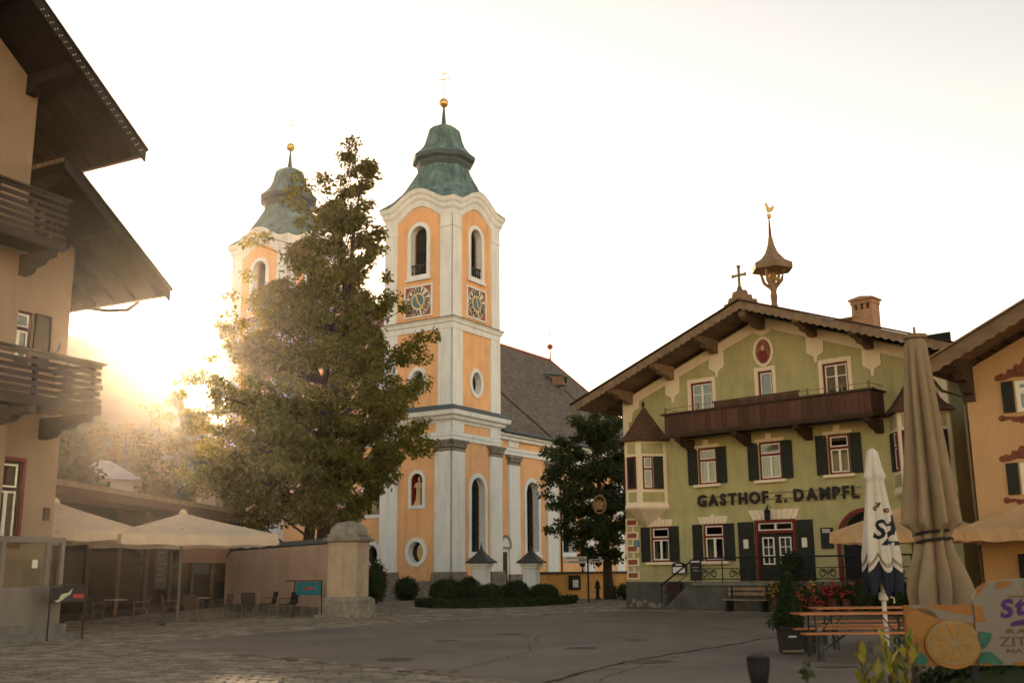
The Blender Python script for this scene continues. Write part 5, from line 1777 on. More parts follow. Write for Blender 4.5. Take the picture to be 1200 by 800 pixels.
def make_tree(name, label, base, prof, trunks, leafm, nclump, per, lsize, crad, seed, group=None, fill=.55, twigs=True, gap=0.0):
    """prof: (z, x offset of the middle, radius x, radius y) from bottom to top of the crown"""
    rr = random.Random(seed)
    t = thing(name, label, 'tree', base, 0, group)
    P = np.array(prof, float)
    ev = lambda z: [float(np.interp(z, P[:, 0], P[:, k])) for k in (1, 2, 3)]
    tb = MB()
    paths = []
    for (dx, dy, r, ztop, tx) in trunks:
        pts = [(dx, dy, 0)]
        n = 8
        for i in range(1, n + 1):
            z = ztop * i / n
            c = tx * (i / n) ** 1.5
            pts.append((dx * (1 - i / n) + c + rr.uniform(-.08, .08), dy * (1 - i / n) + rr.uniform(-.08, .08), z))
        rad = [r * (1.25 if i == 0 else 1 - .9 * i / n) + .015 for i in range(n + 1)]
        tb.tube(pts, rad, 9)
        paths.append([Vector(q) for q in pts])
    cen, rad = [], []
    zmin, zmax = P[0, 0], P[-1, 0]
    zs = np.linspace(zmin, zmax, 60)
    area = np.array([ev(z)[1] * ev(z)[2] for z in zs]) ** .55 + .12
    cdf = np.cumsum(area) / area.sum()
    nl = max(6, nclump // 8)
    a = rr.uniform(0, 6.28)
    for k in range(nl):
        # a bough leaves the stem, climbs and carries flattened sprays along its outer part
        z = float(np.interp((k + rr.random()) / nl, cdf, zs))
        c, rx, ry = ev(z)
        a += 2.4 + rr.uniform(-.5, .5)
        f = rr.uniform(1 - gap, 1.06)
        tip = Vector((c + rx * f * math.cos(a), ry * f * math.sin(a), z + rr.uniform(-.2, .3)))
        path = paths[k % len(paths)]
        reach = max(rx, ry) * f
        zz = max(zmin * .72, z - (.4 * reach + .25))
        q = min(range(len(path)), key=lambda i: abs(path[i].z - zz))
        root = path[q]
        pts = limb(tb, root, tip, .025 + .05 * min(1, reach / 5), .012, .07, 5, seed * 100 + k) if twigs else [root.lerp(tip, i / 5) for i in range(6)]
        m = max(3, int(round(8 * min(1.3, .3 + reach / 4))))
        for i in range(m):
            u = fill + (1 - fill) * (i + rr.random()) / m
            b = pts[min(4, int(u * 5))].lerp(pts[min(5, int(u * 5) + 1)], u * 5 - int(u * 5))
            sp = reach * .2 * (1.15 - u * .6)
            side = Vector((-math.sin(a), math.cos(a), 0)) * rr.gauss(0, sp * 1.3)
            p_ = b + side + Vector((0, 0, rr.gauss(0, .16) + .05))
            cen.append(tuple(p_))
            rad.append(crad * rr.uniform(.55, 1.2) * (1 if reach > 1.6 else .88))
            if twigs and i % 2 == 0:
                tb.tube([b, p_], [.014, .006], 4)
    tb.build('trunk', 'bark', t)
    v = leaf_cloud(cen, rad, per, lsize, seed, flat=.62)
    leaf_obj('crown', v, leafm, t, kind='stuff')
    return t


Z50 = lambda y: at(366, y, 50).z
X50 = lambda x, y: at(x, y, 50).x
tb_ = Vector((X50(366, 640), 50, 0))
rows = [(604, 325, 440), (588, 240, 458), (565, 210, 474), (540, 202, 494), (515, 196, 506), (480, 190, 506), (440, 205, 500), (400, 246, 498), (365, 262, 480), (330, 285, 470), (300, 315, 458), (275, 340, 452), (250, 360, 446), (220, 372, 444), (190, 384, 442), (172, 392, 438), (160, 396, 432), (150, 402, 426)]
prof = []
for y, l, r in rows:
    xl, xr = X50(l, y), X50(r, y)
    prof.append((Z50(y), (xl + xr) / 2 - tb_.x, (xr - xl) / 2 - .15, min(5.2, (xr - xl) / 2)))
tree = make_tree('lime_tree', 'large backlit leafy tree with two trunks rising behind the garden wall', tb_, prof, [(-.35, .2, .3, 16.5, 1.0), (.45, -.1, .34, 20.4, 1.9)], 'leaf_main', 880, 140, .185, .64, 21, fill=.36, gap=.5)
# left-hand leader that stands out in front of the far dome
cen = [(X50(x, y) - tb_.x + random.uniform(-.15, .15), random.uniform(-.7, .7), Z50(y)) for x, y in ((352, 212), (348, 225), (360, 222), (342, 240), (356, 243), (366, 250), (352, 262), (366, 272), (378, 268), (360, 285), (300, 272), (296, 282), (375, 290), (345, 300), (288, 318), (272, 345), (268, 368), (250, 420), (490, 395), (505, 392), (475, 358), (455, 330), (478, 420))]
leaf_obj('leading_shoot', leaf_cloud(cen, [random.uniform(.34, .6) for _ in cen], 90, .2, 5), 'leaf_main', tree, kind='stuff')
mb = MB()
for c in cen:
    limb(mb, (1.2 if c[2] > 12 else .8, 0, c[2] - 2.2), c, .04, .012, .06, 4, int(c[2] * 10))
mb.build('branch', 'bark', tree)

Z61 = lambda y: at(680, y, 61).z
make_tree('maple_tree', 'dark round-crowned tree in front of the churchyard wall and nave', (5.35, 61, 0),
          [(Z61(650), -.5, 1.3, 1.3), (Z61(620), -1.2, 2.5, 2.4), (Z61(590), -1.3, 2.9, 2.6), (Z61(550), -1.3, 3.0, 2.8), (Z61(520), -.9, 2.7, 2.6), (Z61(495), -.5, 2.1, 2.1), (Z61(475), -.1, 1.2, 1.3), (Z61(466), .1, .5, .6)],
          [(0, 0, .3, 8.6, -.8)], 'leaf_dark', 300, 110, .2, .55, 31, fill=.2, gap=.35)
p = [(88, 500, 60, 2.2, 'dark bushy tree tucked beside the chalet corner', 'leaf_dark'), (150, 488, 84, 5.0, 'sunlit golden tree standing behind the small white house', 'leaf_far'),
     (180, 456, 92, 4.8, 'tall hazy tree with a pointed crown under the low sun', 'leaf_far'), (214, 454, 80, 4.6, 'hazy golden tree behind the pavilion next to the two-trunked tree', 'leaf_far'),
     (118, 490, 100, 5.0, 'hazy tree seen between chalet and white house roof', 'leaf_far'), (255, 500, 74, 4.0, 'dense tree hidden behind the two-trunked tree and pavilion roof', 'leaf_dark'),
     (60, 470, 96, 5.5, 'broad hazy tree mostly hidden behind the chalet', 'leaf_far')]
for i, (px, py, dp, r, lab, lm) in enumerate(p):
    top = at(px, py, dp)
    h = top.z
    make_tree('garden_tree', lab, (top.x, dp, 0), [(h * .22, 0, r * .7, r * .7), (h * .4, 0, r, r), (h * .62, .1, r * .85, r * .85), (h * .82, .1, r * .5, r * .5), (h, 0, .3, .3)],
              [(0, 0, .28, h * .9, 0)], lm, 190, 75, .32, .85, 40 + i, group='trees behind the pavilion', fill=.3, twigs=i < 3, gap=.3)


def bush(name, label, cat, loc, rx, ry, h, n, size, m, seed, group=None, ball=True):
    t = thing(name, label, cat, loc, 0, group)
    rng = np.random.default_rng(seed)
    d = rng.normal(size=(n, 3))
    d /= np.linalg.norm(d, axis=1, keepdims=True)
    rad = (.9 + .12 * rng.random(n))[:, None] if ball else (.7 + .35 * rng.random(n))[:, None]
    c = d * rad * np.array([rx, ry, h / 2]) + np.array([0, 0, h / 2])
    leaf_obj('foliage', leaf_cloud(c, np.full(n, size * 1.3), 4, size, seed), m, t, kind='stuff')
    MB().lathe([(rx * .15, .05), (rx * .8, h * .3), (rx * .86, h * .5), (rx * .7, h * .75), (rx * .2, h * .93)], 12).build('core', 'leaf_box', t, smooth=True)
    return t


balls = [(521, 51.3, .78, 1.15), (547, 53.4, .55, 1.2), (571, 50.3, .7, .9), (603, 51.4, .55, 1.05), (634, 52.6, .7, .85), (590, 53.6, .4, .75)]
labs = ['largest clipped box ball at the tower end of the hedge bed', 'box ball behind the hedge in front of the tower pedestal', 'broad low box ball in the middle of the hedge bed', 'clipped box ball in front of the second gate post', 'rounded box bush at the wall end of the hedge bed', 'small box ball between the two gate posts']
for i, (px, y, r, h) in enumerate(balls):
    bush('box_ball', labs[i], 'topiary', ((px - 600) / 1279 * y, y, .1), r, r, h, 900, .09, 'leaf_box', 60 + i, 'box balls in the hedge bed')
flat('planting_bed', BED, .05, 'soil')
hd = thing('box_hedge', 'low dark clipped hedge running round the planting bed', 'hedge', (0, 0, 0))
rng = np.random.default_rng(9)
cs = []
seg = BED[:6]
core = MB()
for i in range(len(seg) - 1):
    a, b = np.array(seg[i]), np.array(seg[i + 1])
    L = np.linalg.norm(b - a)
    n = int(L * 260)
    t = rng.random(n)
    nr = np.array([-(b - a)[1], (b - a)[0]]) / L
    o = rng.uniform(-.36, .36, n)
    z = np.where(rng.random(n) < .5, rng.uniform(.05, .32, n), rng.uniform(.25, .38, n))
    pp = a + np.outer(t, b - a) + np.outer(o + .3, nr)
    cs.append(np.column_stack([pp, z]))
    core.hprism([tuple(a + nr * 0.0), tuple(b + nr * 0.0), tuple(b + nr * .58), tuple(a + nr * .58)], .02, .27)
core.build('core', 'leaf_box', hd)
cs = np.vstack(cs)
leaf_obj('foliage', leaf_cloud(cs, np.full(len(cs), .1), 4, .1, 12), 'leaf_box', hd, kind='stuff')
for px, y, rx, h, lab in ((474, 62.6, .65, 1.35, 'clipped square shrub against the church tower plinth'), (438, 56.5, .55, 2.2, 'loose climbing shrub behind the stone-capped pillar'), (742, 60, 1.2, 1.0, 'low dark shrubs at the foot of the churchyard tree')):
    bush('shrub', lab, 'shrub', ((px - 600) / 1279 * y, y, 0), rx, rx, h, 700, .11, 'leaf_box', int(px), ball=False)


# ------------------------------------------------------------------ parasols
def open_parasol(label, loc, rz, half, ze, za, m, group, cap='cap_metal'):
    t = thing('parasol', label, 'parasol', loc, rz, group)
    n = 10
    cv = MB()
    for k in range(4):
        T = Matrix.Rotation(k * math.pi / 2, 4, 'Z')
        cv.T = T
        vs, fs = [], []
        for j in range(n + 1):
            f = j / n
            for i in range(n + 1):
                s = -1 + 2 * i / n
                sag = .12 * math.sin(math.pi * f) * (1 - s * s)
                vs.append((s * half * f, -half * f, za + (ze - za) * f ** .92 - sag - (.04 * (1 - s * s) if j == n else 0)))
        for j in range(n):
            for i in range(n):
                fs.append((j * (n + 1) + i, j * (n + 1) + i + 1, (j + 1) * (n + 1) + i + 1, (j + 1) * (n + 1) + i))
        cv.add(vs, fs)
    c = cv.build('canopy', m, t)
    for k in range(4):
        T = Matrix.Rotation(k * math.pi / 2, 4, 'Z')
        v = MB(T)
        vs = []
        for i in range(25):
            s = -1 + 2 * i / 24
            z = ze - .04 * (1 - s * s) if True else ze
            w = .025 * math.sin(i * 1.7)
            vs += [(s * half, -half, z), (s * (half + .03), -half - .03 + w, z - .3 - .02 * math.sin(i * .9))]
        v.add(vs, [(2 * i, 2 * i + 2, 2 * i + 3, 2 * i + 1) for i in range(24)])
        v.build('valance', m, c)
    MB().tube([(0, 0, .06), (0, 0, za - .02)], .04, 10).build('pole', 'pole_steel', t)
    r = MB()
    for k in range(8):
        a = k * math.pi / 4
        e = half * (1.414 if k % 2 else 1.0)
        r.tube([(e * f * math.cos(a), e * f * math.sin(a), za + (ze - za) * f ** .92 - .05 - (0 if k % 2 else .12 * math.sin(math.pi * f) + .04 * (f > .9))) for f in (.02, .2, .4, .6, .8, .97)], .016, 5)
        r.tube([(0, 0, za - 1.0), (e * .5 * math.cos(a), e * .5 * math.sin(a), za + (ze - za) * .53 - (.06 if k % 2 else .18))], .013, 5)
    r.build('rib', 'pole_steel', t)
    MB().lathe([(.14, za - .05), (.12, za + .05), (.03, za + .12)], 10).build('top_cap', m, t)
    MB().box(-.45, .45, -.45, .45, 0.035, .1).build('base', 'step_stone', t)
    return t


GR = 'cream parasols on the left terrace'
open_parasol('open cream parasol half hidden by the chalet corner', (-14.1, 33.1, 0), R(28), 2.3, 2.88, 3.8, 'canopy_cream', GR)
open_parasol('open cream parasol with white pole beside the garden wall', (-10.6, 34.6, 0), R(32), 2.35, 2.76, 3.5, 'canopy_cream', GR)
GR = 'open parasols on the guesthouse terrace'
open_parasol('open sand-coloured parasol behind the folded white parasol', (11.9, 32.4, 0), R(-43), 1.75, 2.62, 3.5, 'canopy_orange', GR)
open_parasol('open sand-coloured parasol in front of the ochre painted house', (14.9, 31.0, 0), R(-43), 1.7, 2.6, 3.45, 'canopy_orange', GR)
# string of light bulb on the terrace
lb = thing('terrace_lamp', 'small round lamp hanging under the edge of the cream parasols', 'lamp', at(213, 635, 33.0), 0)
MB().lathe([(.01, -.12), (.1, -.07), (.12, 0), (.09, .08), (.03, .11), (.03, .16)], 10).build('globe', 'sign_white', lb, smooth=True)
MB().tube([(0, 0, .14), (0, 0, .42)], .012, 5).build('flex', 'iron', lb)


def folded(name, label, loc, prof, folds, amp, m, seed, strap=None):
    """closed parasol: pleated cloth hanging round a pole"""
    rr = random.Random(seed)
    t = thing(name, label, 'parasol', loc)
    n = 96
    ph = [rr.uniform(0, 6.28) for _ in range(5)]
    rings = []

    def rad(th, z, r, k):
        s = abs(math.sin(folds * th / 2 + ph[0] + .35 * math.sin(z * 1.7 + ph[1])))
        s2 = math.sin(3 * th + ph[2] + z * .8)
        low = .2 * math.sin(5 * th + ph[4]) * max(0.0, min(1.0, (1.8 - z) / .4)) if z < 1.8 and folds == 8 else 0
        return r * (1 + low + amp * k * (s - .62) + .09 * k * s2 + .05 * k * math.sin(11 * th + ph[3] + 2.2 * z))
    zs = [p[0] for p in prof]
    zz = np.linspace(zs[0], zs[-1], 44)
    for z in zz:
        r = np.interp(-z, [-q for q in zs], [p[1] for p in prof])
        k = np.interp(-z, [-q for q in zs], [p[2] for p in prof])
        ring = []
        for i in range(n):
            th = 2 * math.pi * i / n
            rr_ = rad(th, z, r, k)
            dz = 0
            if z == zz[-1]:
                dz = -.24 * abs(math.sin(folds * th / 2 + ph[0]))
            ring.append((rr_ * math.cos(th), rr_ * math.sin(th), z + dz))
        rings.append(ring)
    return t, rings, rad


PROF = [(4.13, .09, 0), (4.11, .12, .2), (3.6, .142, 1), (3.0, .18, 1.1), (2.5, .22, 1.2), (2.16, .25, 1.3), (2.02, .25, 1.4), (1.97, .19, 1), (1.88, .165, .8), (1.74, .18, 1), (1.5, .235, 1.3), (1.3, .27, 1.4), (1.12, .25, 1.4)]
loc = at(1089, 700, 12)
big, rings, _ = folded('folded_parasol', 'tall folded taupe parasol tied with a strap in front of the guesthouse', (loc.x + .1, 12, 0), PROF, 8, .52, 'canopy_taupe', 4)
MB().loft(rings, True, False).build('canopy', 'canopy_taupe', big, smooth=True)
st_ = MB()
for z in (1.93, 1.84):
    st_.tube([(.2 * math.cos(a), .2 * math.sin(a), z + .03 * math.cos(a + 1)) for a in np.linspace(0, 2 * math.pi, 21)], .018, 5)
st_.build('strap', 'chalet_wood', big)
MB().lathe([(.02, 4.1), (.13, 4.13), (.14, 4.17), (.05, 4.19), (.015, 4.2), (.015, 4.27)], 12).build('top_cap', 'canopy_taupe', big)
MB().tube([(0, 0, .05), (0, 0, 4.1)], .035, 8).build('pole', 'pole_steel', big)
MB().box(-.4, .4, -.4, .4, .03, .12).build('base', 'step_stone', big)

loc = at(1037, 720, 21)
PW = [(3.86, .04, 0), (3.8, .1, .3), (3.45, .155, .6), (3.28, .2, .8), (3.25, .145, .8), (2.9, .18, 1), (2.4, .235, 1.1), (1.9, .29, 1.2), (1.72, .305, 1.2)]
wp, rings, rad = folded('folded_parasol', 'folded white parasol with dark blue lettering and navy hem above the beer tables', (loc.x, 21, 0), PW, 6, .45, 'canopy_white', 9)
MB().loft(rings, True, False).build('canopy', 'canopy_white', wp, smooth=True)
low = [[(x * s, y * s, z2 + (z - rings[-1][0][2]) * 0) for x, y, z in rings[-1]] for s, z2 in ()]
hem = [[(x * 1.003, y * 1.003, z) for x, y, z in rings[-1]], [(x * 1.02, y * 1.02, z - .2) for x, y, z in rings[-1]], [(x * .9, y * .9, z - .42 + .05 * math.sin(9 * math.atan2(y, x))) for x, y, z in rings[-1]]]
MB().loft(hem, False, False).build('hem', 'navy', wp, smooth=True)
pw_z, pw_r, pw_k = [-p[0] for p in PW], [p[1] for p in PW], [p[2] for p in PW]
for ch, th0, z0, sz, m in (('S', R(228), 2.12, .5, 'navy'), ('Z', R(262), 2.0, .62, 'navy'), ('N', R(305), 2.2, .52, 'navy'), ('v', R(250), 2.72, .16, 'print_brown'), ('c', R(232), 2.66, .16, 'print_brown'), ('c', R(300), 2.62, .14, 'print_brown')):
    me = text_mesh(ch, sz, 0, .012, .15)
    bm = bmesh.new()
    bm.from_mesh(me)
    bmesh.ops.remove_doubles(bm, verts=bm.verts, dist=1e-4)
    bmesh.ops.triangulate(bm, faces=bm.faces)
    for _ in range(3):
        bmesh.ops.subdivide_edges(bm, edges=[e for e in bm.edges if e.calc_length() > .03], cuts=1)
        bmesh.ops.triangulate(bm, faces=bm.faces)
    for v in bm.verts:
        z = z0 + v.co.y
        r = np.interp(-z, pw_z, pw_r)
        k = np.interp(-z, pw_z, pw_k)
        th = th0 + v.co.x / (r * 1.05)
        q = rad(th, z, r, k) + .008
        v.co = (q * math.cos(th), q * math.sin(th), z)
    bm.to_mesh(me)
    bm.free()
    put_mesh('lettering', me, m, Matrix(), wp)
mb = MB()
for dz in (.1, .14):
    ring = []
    mb.tube([(x * 1.01, y * 1.01, z + dz) for x, y, z in rings[-1]] , .008, 4)
mb.build('hem_stripe', 'print_brown', wp)
MB().tube([(0, 0, .05), (0, 0, 3.8)], .045, 8).build('pole', 'pole_white', wp)
MB().lathe([(.06, .95), (.09, .97), (.09, 1.1), (.06, 1.12)], 10).tube([(.08, 0, 1.05), (.2, 0, 1.0), (.2, 0, .9)], .015, 5).build('crank', 'pole_white', wp)
MB().box(-.4, .4, -.4, .4, .03, .12).build('base', 'step_stone', wp)

# ------------------------------------------------------------------ beer tables and benches
def trestle(name, label, cat, group, x0, y, length, w, z, boards, rz):
    t = thing(name, label, cat, (x0 + length / 2, y, 0.028), rz, group)
    for i in range(boards):
        b0 = -w / 2 + w * i / boards
        MB().box(-length / 2, length / 2, b0 + .004, b0 + w / boards - .004, z - .03, z).build('plank', 'table_orange', t)
    for s in (-1, 1):
        x = s * (length / 2 - .3)
        l = MB()
        for sy in (-1, 1):
            l.tube([(x, sy * w * .28, z - .03), (x, sy * w * .42, 0)], .018, 6)
        l.tube([(x, -w * .38, z * .3), (x, w * .38, z * .3)], .014, 5).tube([(x, -w * .33, z * .7), (x, w * .33, z * .7)], .014, 5)
        l.tube([(x, 0, z * .3), (x - s * .4, 0, z - .04)], .012, 5)
        l.build('leg', 'steel_green', t)
    return t


def place_set(xa, ya, nm):
    for dy, kind in ((0, 'bench'), (.78, 'table'), (1.6, 'bench')):
        if kind == 'table':
            trestle('beer_table', 'long orange beer table %s' % nm, 'table', 'beer tables', xa, ya + dy, 2.25, .62, .77, 3, R(3))
        else:
            trestle('beer_bench', 'orange beer bench %s %s' % ('before the table' if dy == 0 else 'behind the table', nm), 'bench', 'beer benches', xa - (.08 if dy == 0 else -.15), ya + dy, 2.25, .26, .47, 1, R(3))


place_set(4.98, 18.85, 'beside the clipped conifer in its box')
place_set(6.05, 21.6, 'under the folded white parasol, farther row')
place_set(8.6, 20.2, 'near the ochre house end of the terrace')

# clipped conifer in a planter box
p = gnd(930, 768)
cf = thing('potted_conifer', 'dark pyramid-clipped conifer in a square dark planter box', 'potted plant', (p.x, p.y + .2, .028))
MB().loft([[(sx * w, sy * w, z) for sx, sy in ((-1, -1), (1, -1), (1, 1), (-1, 1))] for w, z in ((.17, 0), (.2, .45), (.22, .45), (.22, .5))]).build('planter', 'charcoal', cf)
MB().box(-.07, .07, -.215, -.19, .3, .33).build('planter_plate', 'sign_white', cf)
MB().box(-.2, .2, -.2, -.168, .04, .07).build('planter_trim', 'pole_steel', cf)
rng = np.random.default_rng(77)
n = 2600
z = rng.random(n) ** 1.1
r = (1 - z) * .22 * (.8 + .25 * rng.random(n)) + .03
a = rng.uniform(0, 6.28, n)
pts = np.column_stack([r * np.cos(a), r * np.sin(a), .52 + z * .92])
leaf_obj('foliage', leaf_cloud(pts, np.full(n, .05), 4, .06, 78, aspect=.35), 'leaf_box', cf, kind='stuff')
MB().lathe([(.14, .48), (.17, .6), (.09, 1.05), (.02, 1.4)], 10).build('core', 'leaf_box', cf)
pts = np.column_stack([-.24 + rng.normal(0, .07, 60), rng.normal(0, .07, 60), .62 + rng.normal(0, .1, 60)])
leaf_obj('side_shoot', leaf_cloud(pts, np.full(60, .06), 5, .07, 79, aspect=.4), 'leaf_dark', cf, kind='stuff')
MB().loft([[(.42 + sx * w, .25 + sy * w, z) for sx, sy in ((-1, -1), (1, -1), (1, 1), (-1, 1))] for w, z in ((.1, 0), (.11, .42))]).build('spare_pot', 'charcoal', cf)

# flower pots along the terrace foot
spots = [(8.45, -2.15, 'yellow', 1.0), (9.15, -2.0, 'pale', .95), (9.4, -2.5, 'orange', .7), (10.0, -2.1, 'orange', 1.0), (10.6, -2.1, 'red', 1.0), (11.2, -2.2, 'red', .95), (10.2, -2.6, 'red', .62)]
for i, (a_, n_, colr, h) in enumerate(spots):
    t = thing('flower_pot', ['pot of small yellow flowers beside the wooden bench', 'pot of pale yellow flowers at the terrace foot', 'low pot of trailing orange flowers before the terrace', 'pot of orange and yellow flowers under the railing', 'pot of bright red geraniums under the railing', 'pot of red geraniums below the arched doorway', 'small low pot of reddish flowers behind the beer tables'][i], 'flower pot', gw(a_, n_), GA, 'flower pots at the terrace foot')
    MB().lathe([(.16, 0.035), (.24, h * .5), (.27, h * .52), (.27, h * .58), (.2, h * .57)], 14).build('pot', 'terracotta', t)
    rng = np.random.default_rng(90 + i)
    c = rng.normal(size=(90, 3)) * [.24, .2, .16] + [0, 0, h * .78]
    leaf_obj('foliage', leaf_cloud(c, np.full(90, .1), 7, .09, 90 + i), 'leaf_dark', t, kind='stuff')
    c = rng.normal(size=(20, 3)) * [.27, .2, .13] + [0, -.16, h * .86]
    leaf_obj('blossom', leaf_cloud(c, np.full(20, .055), 9, .07, 190 + i, aspect=.9), 'petal_red' if colr == 'red' else 'petal_yellow', t, kind='stuff')
    if colr == 'orange':
        c = rng.normal(size=(12, 3)) * [.27, .2, .13] + [0, -.16, h * .86]
        leaf_obj('blossom', leaf_cloud(c, np.full(12, .05), 9, .06, 290 + i, aspect=.9), 'petal_red', t, kind='stuff')
for i, (a_, n_, r_, h_) in enumerate(((8.55, -1.25, .42, 1.1), (11.9, -2.3, .5, 1.2), (12.8, -2.2, .6, 1.4))):
    bush('terrace_shrub', ['round dark shrub on the terrace before the entrance door', 'dark shrub beyond the red geraniums at the terrace foot', 'tall dark shrub at the terrace end behind the parasols'][i], 'shrub', gw(a_, n_, 1.1 if i == 0 else 0), r_, r_, h_, 600, .09, 'leaf_box', 300 + i, ball=False)

# wooden bench at the terrace foot
bn = thing('wooden_bench', 'plain wooden slatted bench against the dark terrace wall', 'bench', gw(7.05, -1.95), GA)
for y, z, w, h in ((-.32, .44, .13, .04), (-.17, .44, .13, .04), (-.02, .44, .13, .04)):
    MB().box(-.92, .92, y, y + w, z, z + h).build('seat_slat', 'barge_wood', bn)
for z in (.62, .8):
    MB().box(-.92, .92, .13, .16, z, z + .12).build('back_slat', 'barge_wood', bn)
for x in (-.75, .75):
    MB().box(x - .04, x + .04, -.3, .12, .03, .44).box(x - .04, x + .04, .121, .129, .03, .95).build('leg', 'iron', bn)

# blackboards by the stairs
bb = thing('menu_blackboard', 'tall black menu board standing on the ground before the guesthouse plinth', 'menu board', gw(2.72, -.5), GA)
MB(Matrix.Rotation(R(-6), 4, 'X')).box(-.36, .36, -.03, .03, .03, 1.12).build('board', 'board_slate', bb)
mb = MB(Matrix.Rotation(R(-6), 4, 'X'))
mb.box(-.26, .26, -.036, -.031, .98, 1.05)
for k in range(4):
    mb.box(-.2 + .03 * k, .2 - .05 * (k % 2), -.035, -.031, .82 - k * .16, .835 - k * .16)
mb.build('chalk_lines', 'sign_white', bb)
MB(Matrix.Rotation(R(10), 4, 'X')).box(-.34, .34, .1, .13, .03, 1.05).build('back_leg', 'dark_wood', bb)
b2 = thing('rail_menu_board', 'narrow black menu board hung on the stair railing', 'menu board', gw(4.62, TY - .05, 1.16), GA)
MB().box(-.26, .26, -.04, .0, .0, .8).build('board', 'board_slate', b2)
MB().box(-.2, .2, -.046, -.041, .7, .76).build('board_heading', 'sign_white', b2)
MB().box(-.15, .15, -.046, -.041, .5, .515).build('chalk_line', 'sign_white', b2)
MB().box(-.12, .15, -.046, -.041, .38, .395).build('chalk_line', 'sign_white', b2)

# ------------------------------------------------------------------ advertising board, plants and torch in front
sp_ = at(1065, 780, 9.5)
x0, zb = sp_.x, sp_.z
X9 = lambda px: at(px, 740, 9.5).x - x0
Z9 = lambda py: at(1130, py, 9.5).z
ad = thing('advertising_board', 'orange and white drinks advertising board with a cut citrus fruit', 'advertising board', (x0, 9.5, 0), R(2))
W1_, W2_ = X9(1144), X9(1330)
MB().prism([(0, zb), (W1_, zb), (W1_, Z9(708)), (0, Z9(708))], 0, .03).build('panel', 'sign_orange', ad)
mb = MB().prism([(W1_ + .002, zb), (W2_, zb), (W2_, Z9(690)), (W2_ - .15, Z9(682)), (W2_ - .4, Z9(678)), (W1_ + .4, Z9(678)), (W1_ + .15, Z9(683)), (W1_ + .05, Z9(690)), (W1_ + .002, Z9(702))], -.012, .03)
mb.build('label_panel', 'sign_pale', ad)
for pxs in ((1147, 1160), (1172, 1190), (1205, 1222)):
    MB().prism([(X9(pxs[0]), Z9(690 if pxs[0] > 1150 else 700)), (X9(pxs[1]), Z9(687)), (X9(pxs[1]) + .02, Z9(680.5)), (X9(pxs[0]) + .02, Z9(681.5 if pxs[0] > 1150 else 688))], -.016, -.0125).build('label_edge', 'sign_orange', ad)
MB().prism([(X9(1145), Z9(728)), (X9(1157), Z9(728)), (X9(1154), Z9(711)), (X9(1145), Z9(709))], -.016, -.0125).build('label_edge', 'sign_orange', ad)
for a_, b_ in ((1186, 1206), (1150, 1160)):
    MB().prism([(X9(a_), Z9(780)), (X9(b_), Z9(780)), (X9(b_ - 3), Z9(776)), (X9(a_ - 3), Z9(776))], -.016, -.0125).build('label_edge', 'sign_orange', ad)
MB().prism([(X9(1066), Z9(709)), (X9(1082), Z9(708)), (X9(1120), Z9(718)), (X9(1143), Z9(721)), (X9(1143), Z9(730)), (X9(1110), Z9(727)), (X9(1075), Z9(714))], -.006, -.001).build('flash', 'sign_pale', ad)
MB().prism(oval(X9(1082), Z9(729), .145, .13, 28), -.006, -.0015).build('whole_fruit', 'lemon_rind', ad)
cx, cz = X9(1116), Z9(754)
fr_ = MB().prism(oval(cx, cz, .245, .205, 36), -.02, -.013).build('cut_fruit', 'lemon_rind', ad)
MB().prism(oval(cx, cz + .012, .228, .182, 36), -.025, -.0205).build('pith', 'lemon_pith', fr_)
for k in range(10):
    a0, a1 = 2 * math.pi * k / 10 + .05, 2 * math.pi * (k + 1) / 10 - .05
    pts = [(cx + .03 * math.cos((a0 + a1) / 2), cz + .012 + .024 * math.sin((a0 + a1) / 2))] + [(cx + .208 * math.cos(a), cz + .012 + .165 * math.sin(a)) for a in np.linspace(a0, a1, 6)]
    MB().prism(pts, -.03, -.0255).build('segment', 'lemon_flesh', fr_)
for pl_ in ([(1145, 745), (1150, 739), (1162, 742), (1158, 752), (1150, 760), (1147, 754)], [(1141, 776), (1148, 764), (1158, 763), (1168, 772), (1173, 778), (1160, 777)], [(1066, 766), (1076, 762), (1084, 772), (1080, 778), (1068, 778)]):
    MB().prism([(X9(a_), Z9(b_)) for a_, b_ in pl_], -.034, -.0305).build('printed_leaf', 'print_leaf', ad)


def sign_text(txt, px, py, hpx, m, bold=.0, shear=0.0, width_px=None, tilt=0.0):
    # every letter is a piece of its own
    s = (Z9(py - hpx) - Z9(py)) / .70
    glyphs, x = [], 0.0
    for ch in txt:
        me = text_mesh(ch, 1.0, .002, bold, shear)
        lo, hi = mesh_bounds(me)
        me.transform(Matrix.Translation((-lo[0], 0, 0)))
        glyphs.append((me, x))
        x += hi[0] - lo[0] + (.02 if shear else .09)
    sx = (X9(px + width_px) - X9(px)) / (x - .09)
    for me, gx in glyphs:
        put_mesh('letter', me, m, Matrix.Translation((X9(px), -.018, Z9(py))) @ Matrix.Rotation(-tilt, 4, 'Y') @ UPRIGHT @ Matrix.Diagonal((sx, s, 1, 1)) @ Matrix.Translation((gx, 0, 0)), ad)


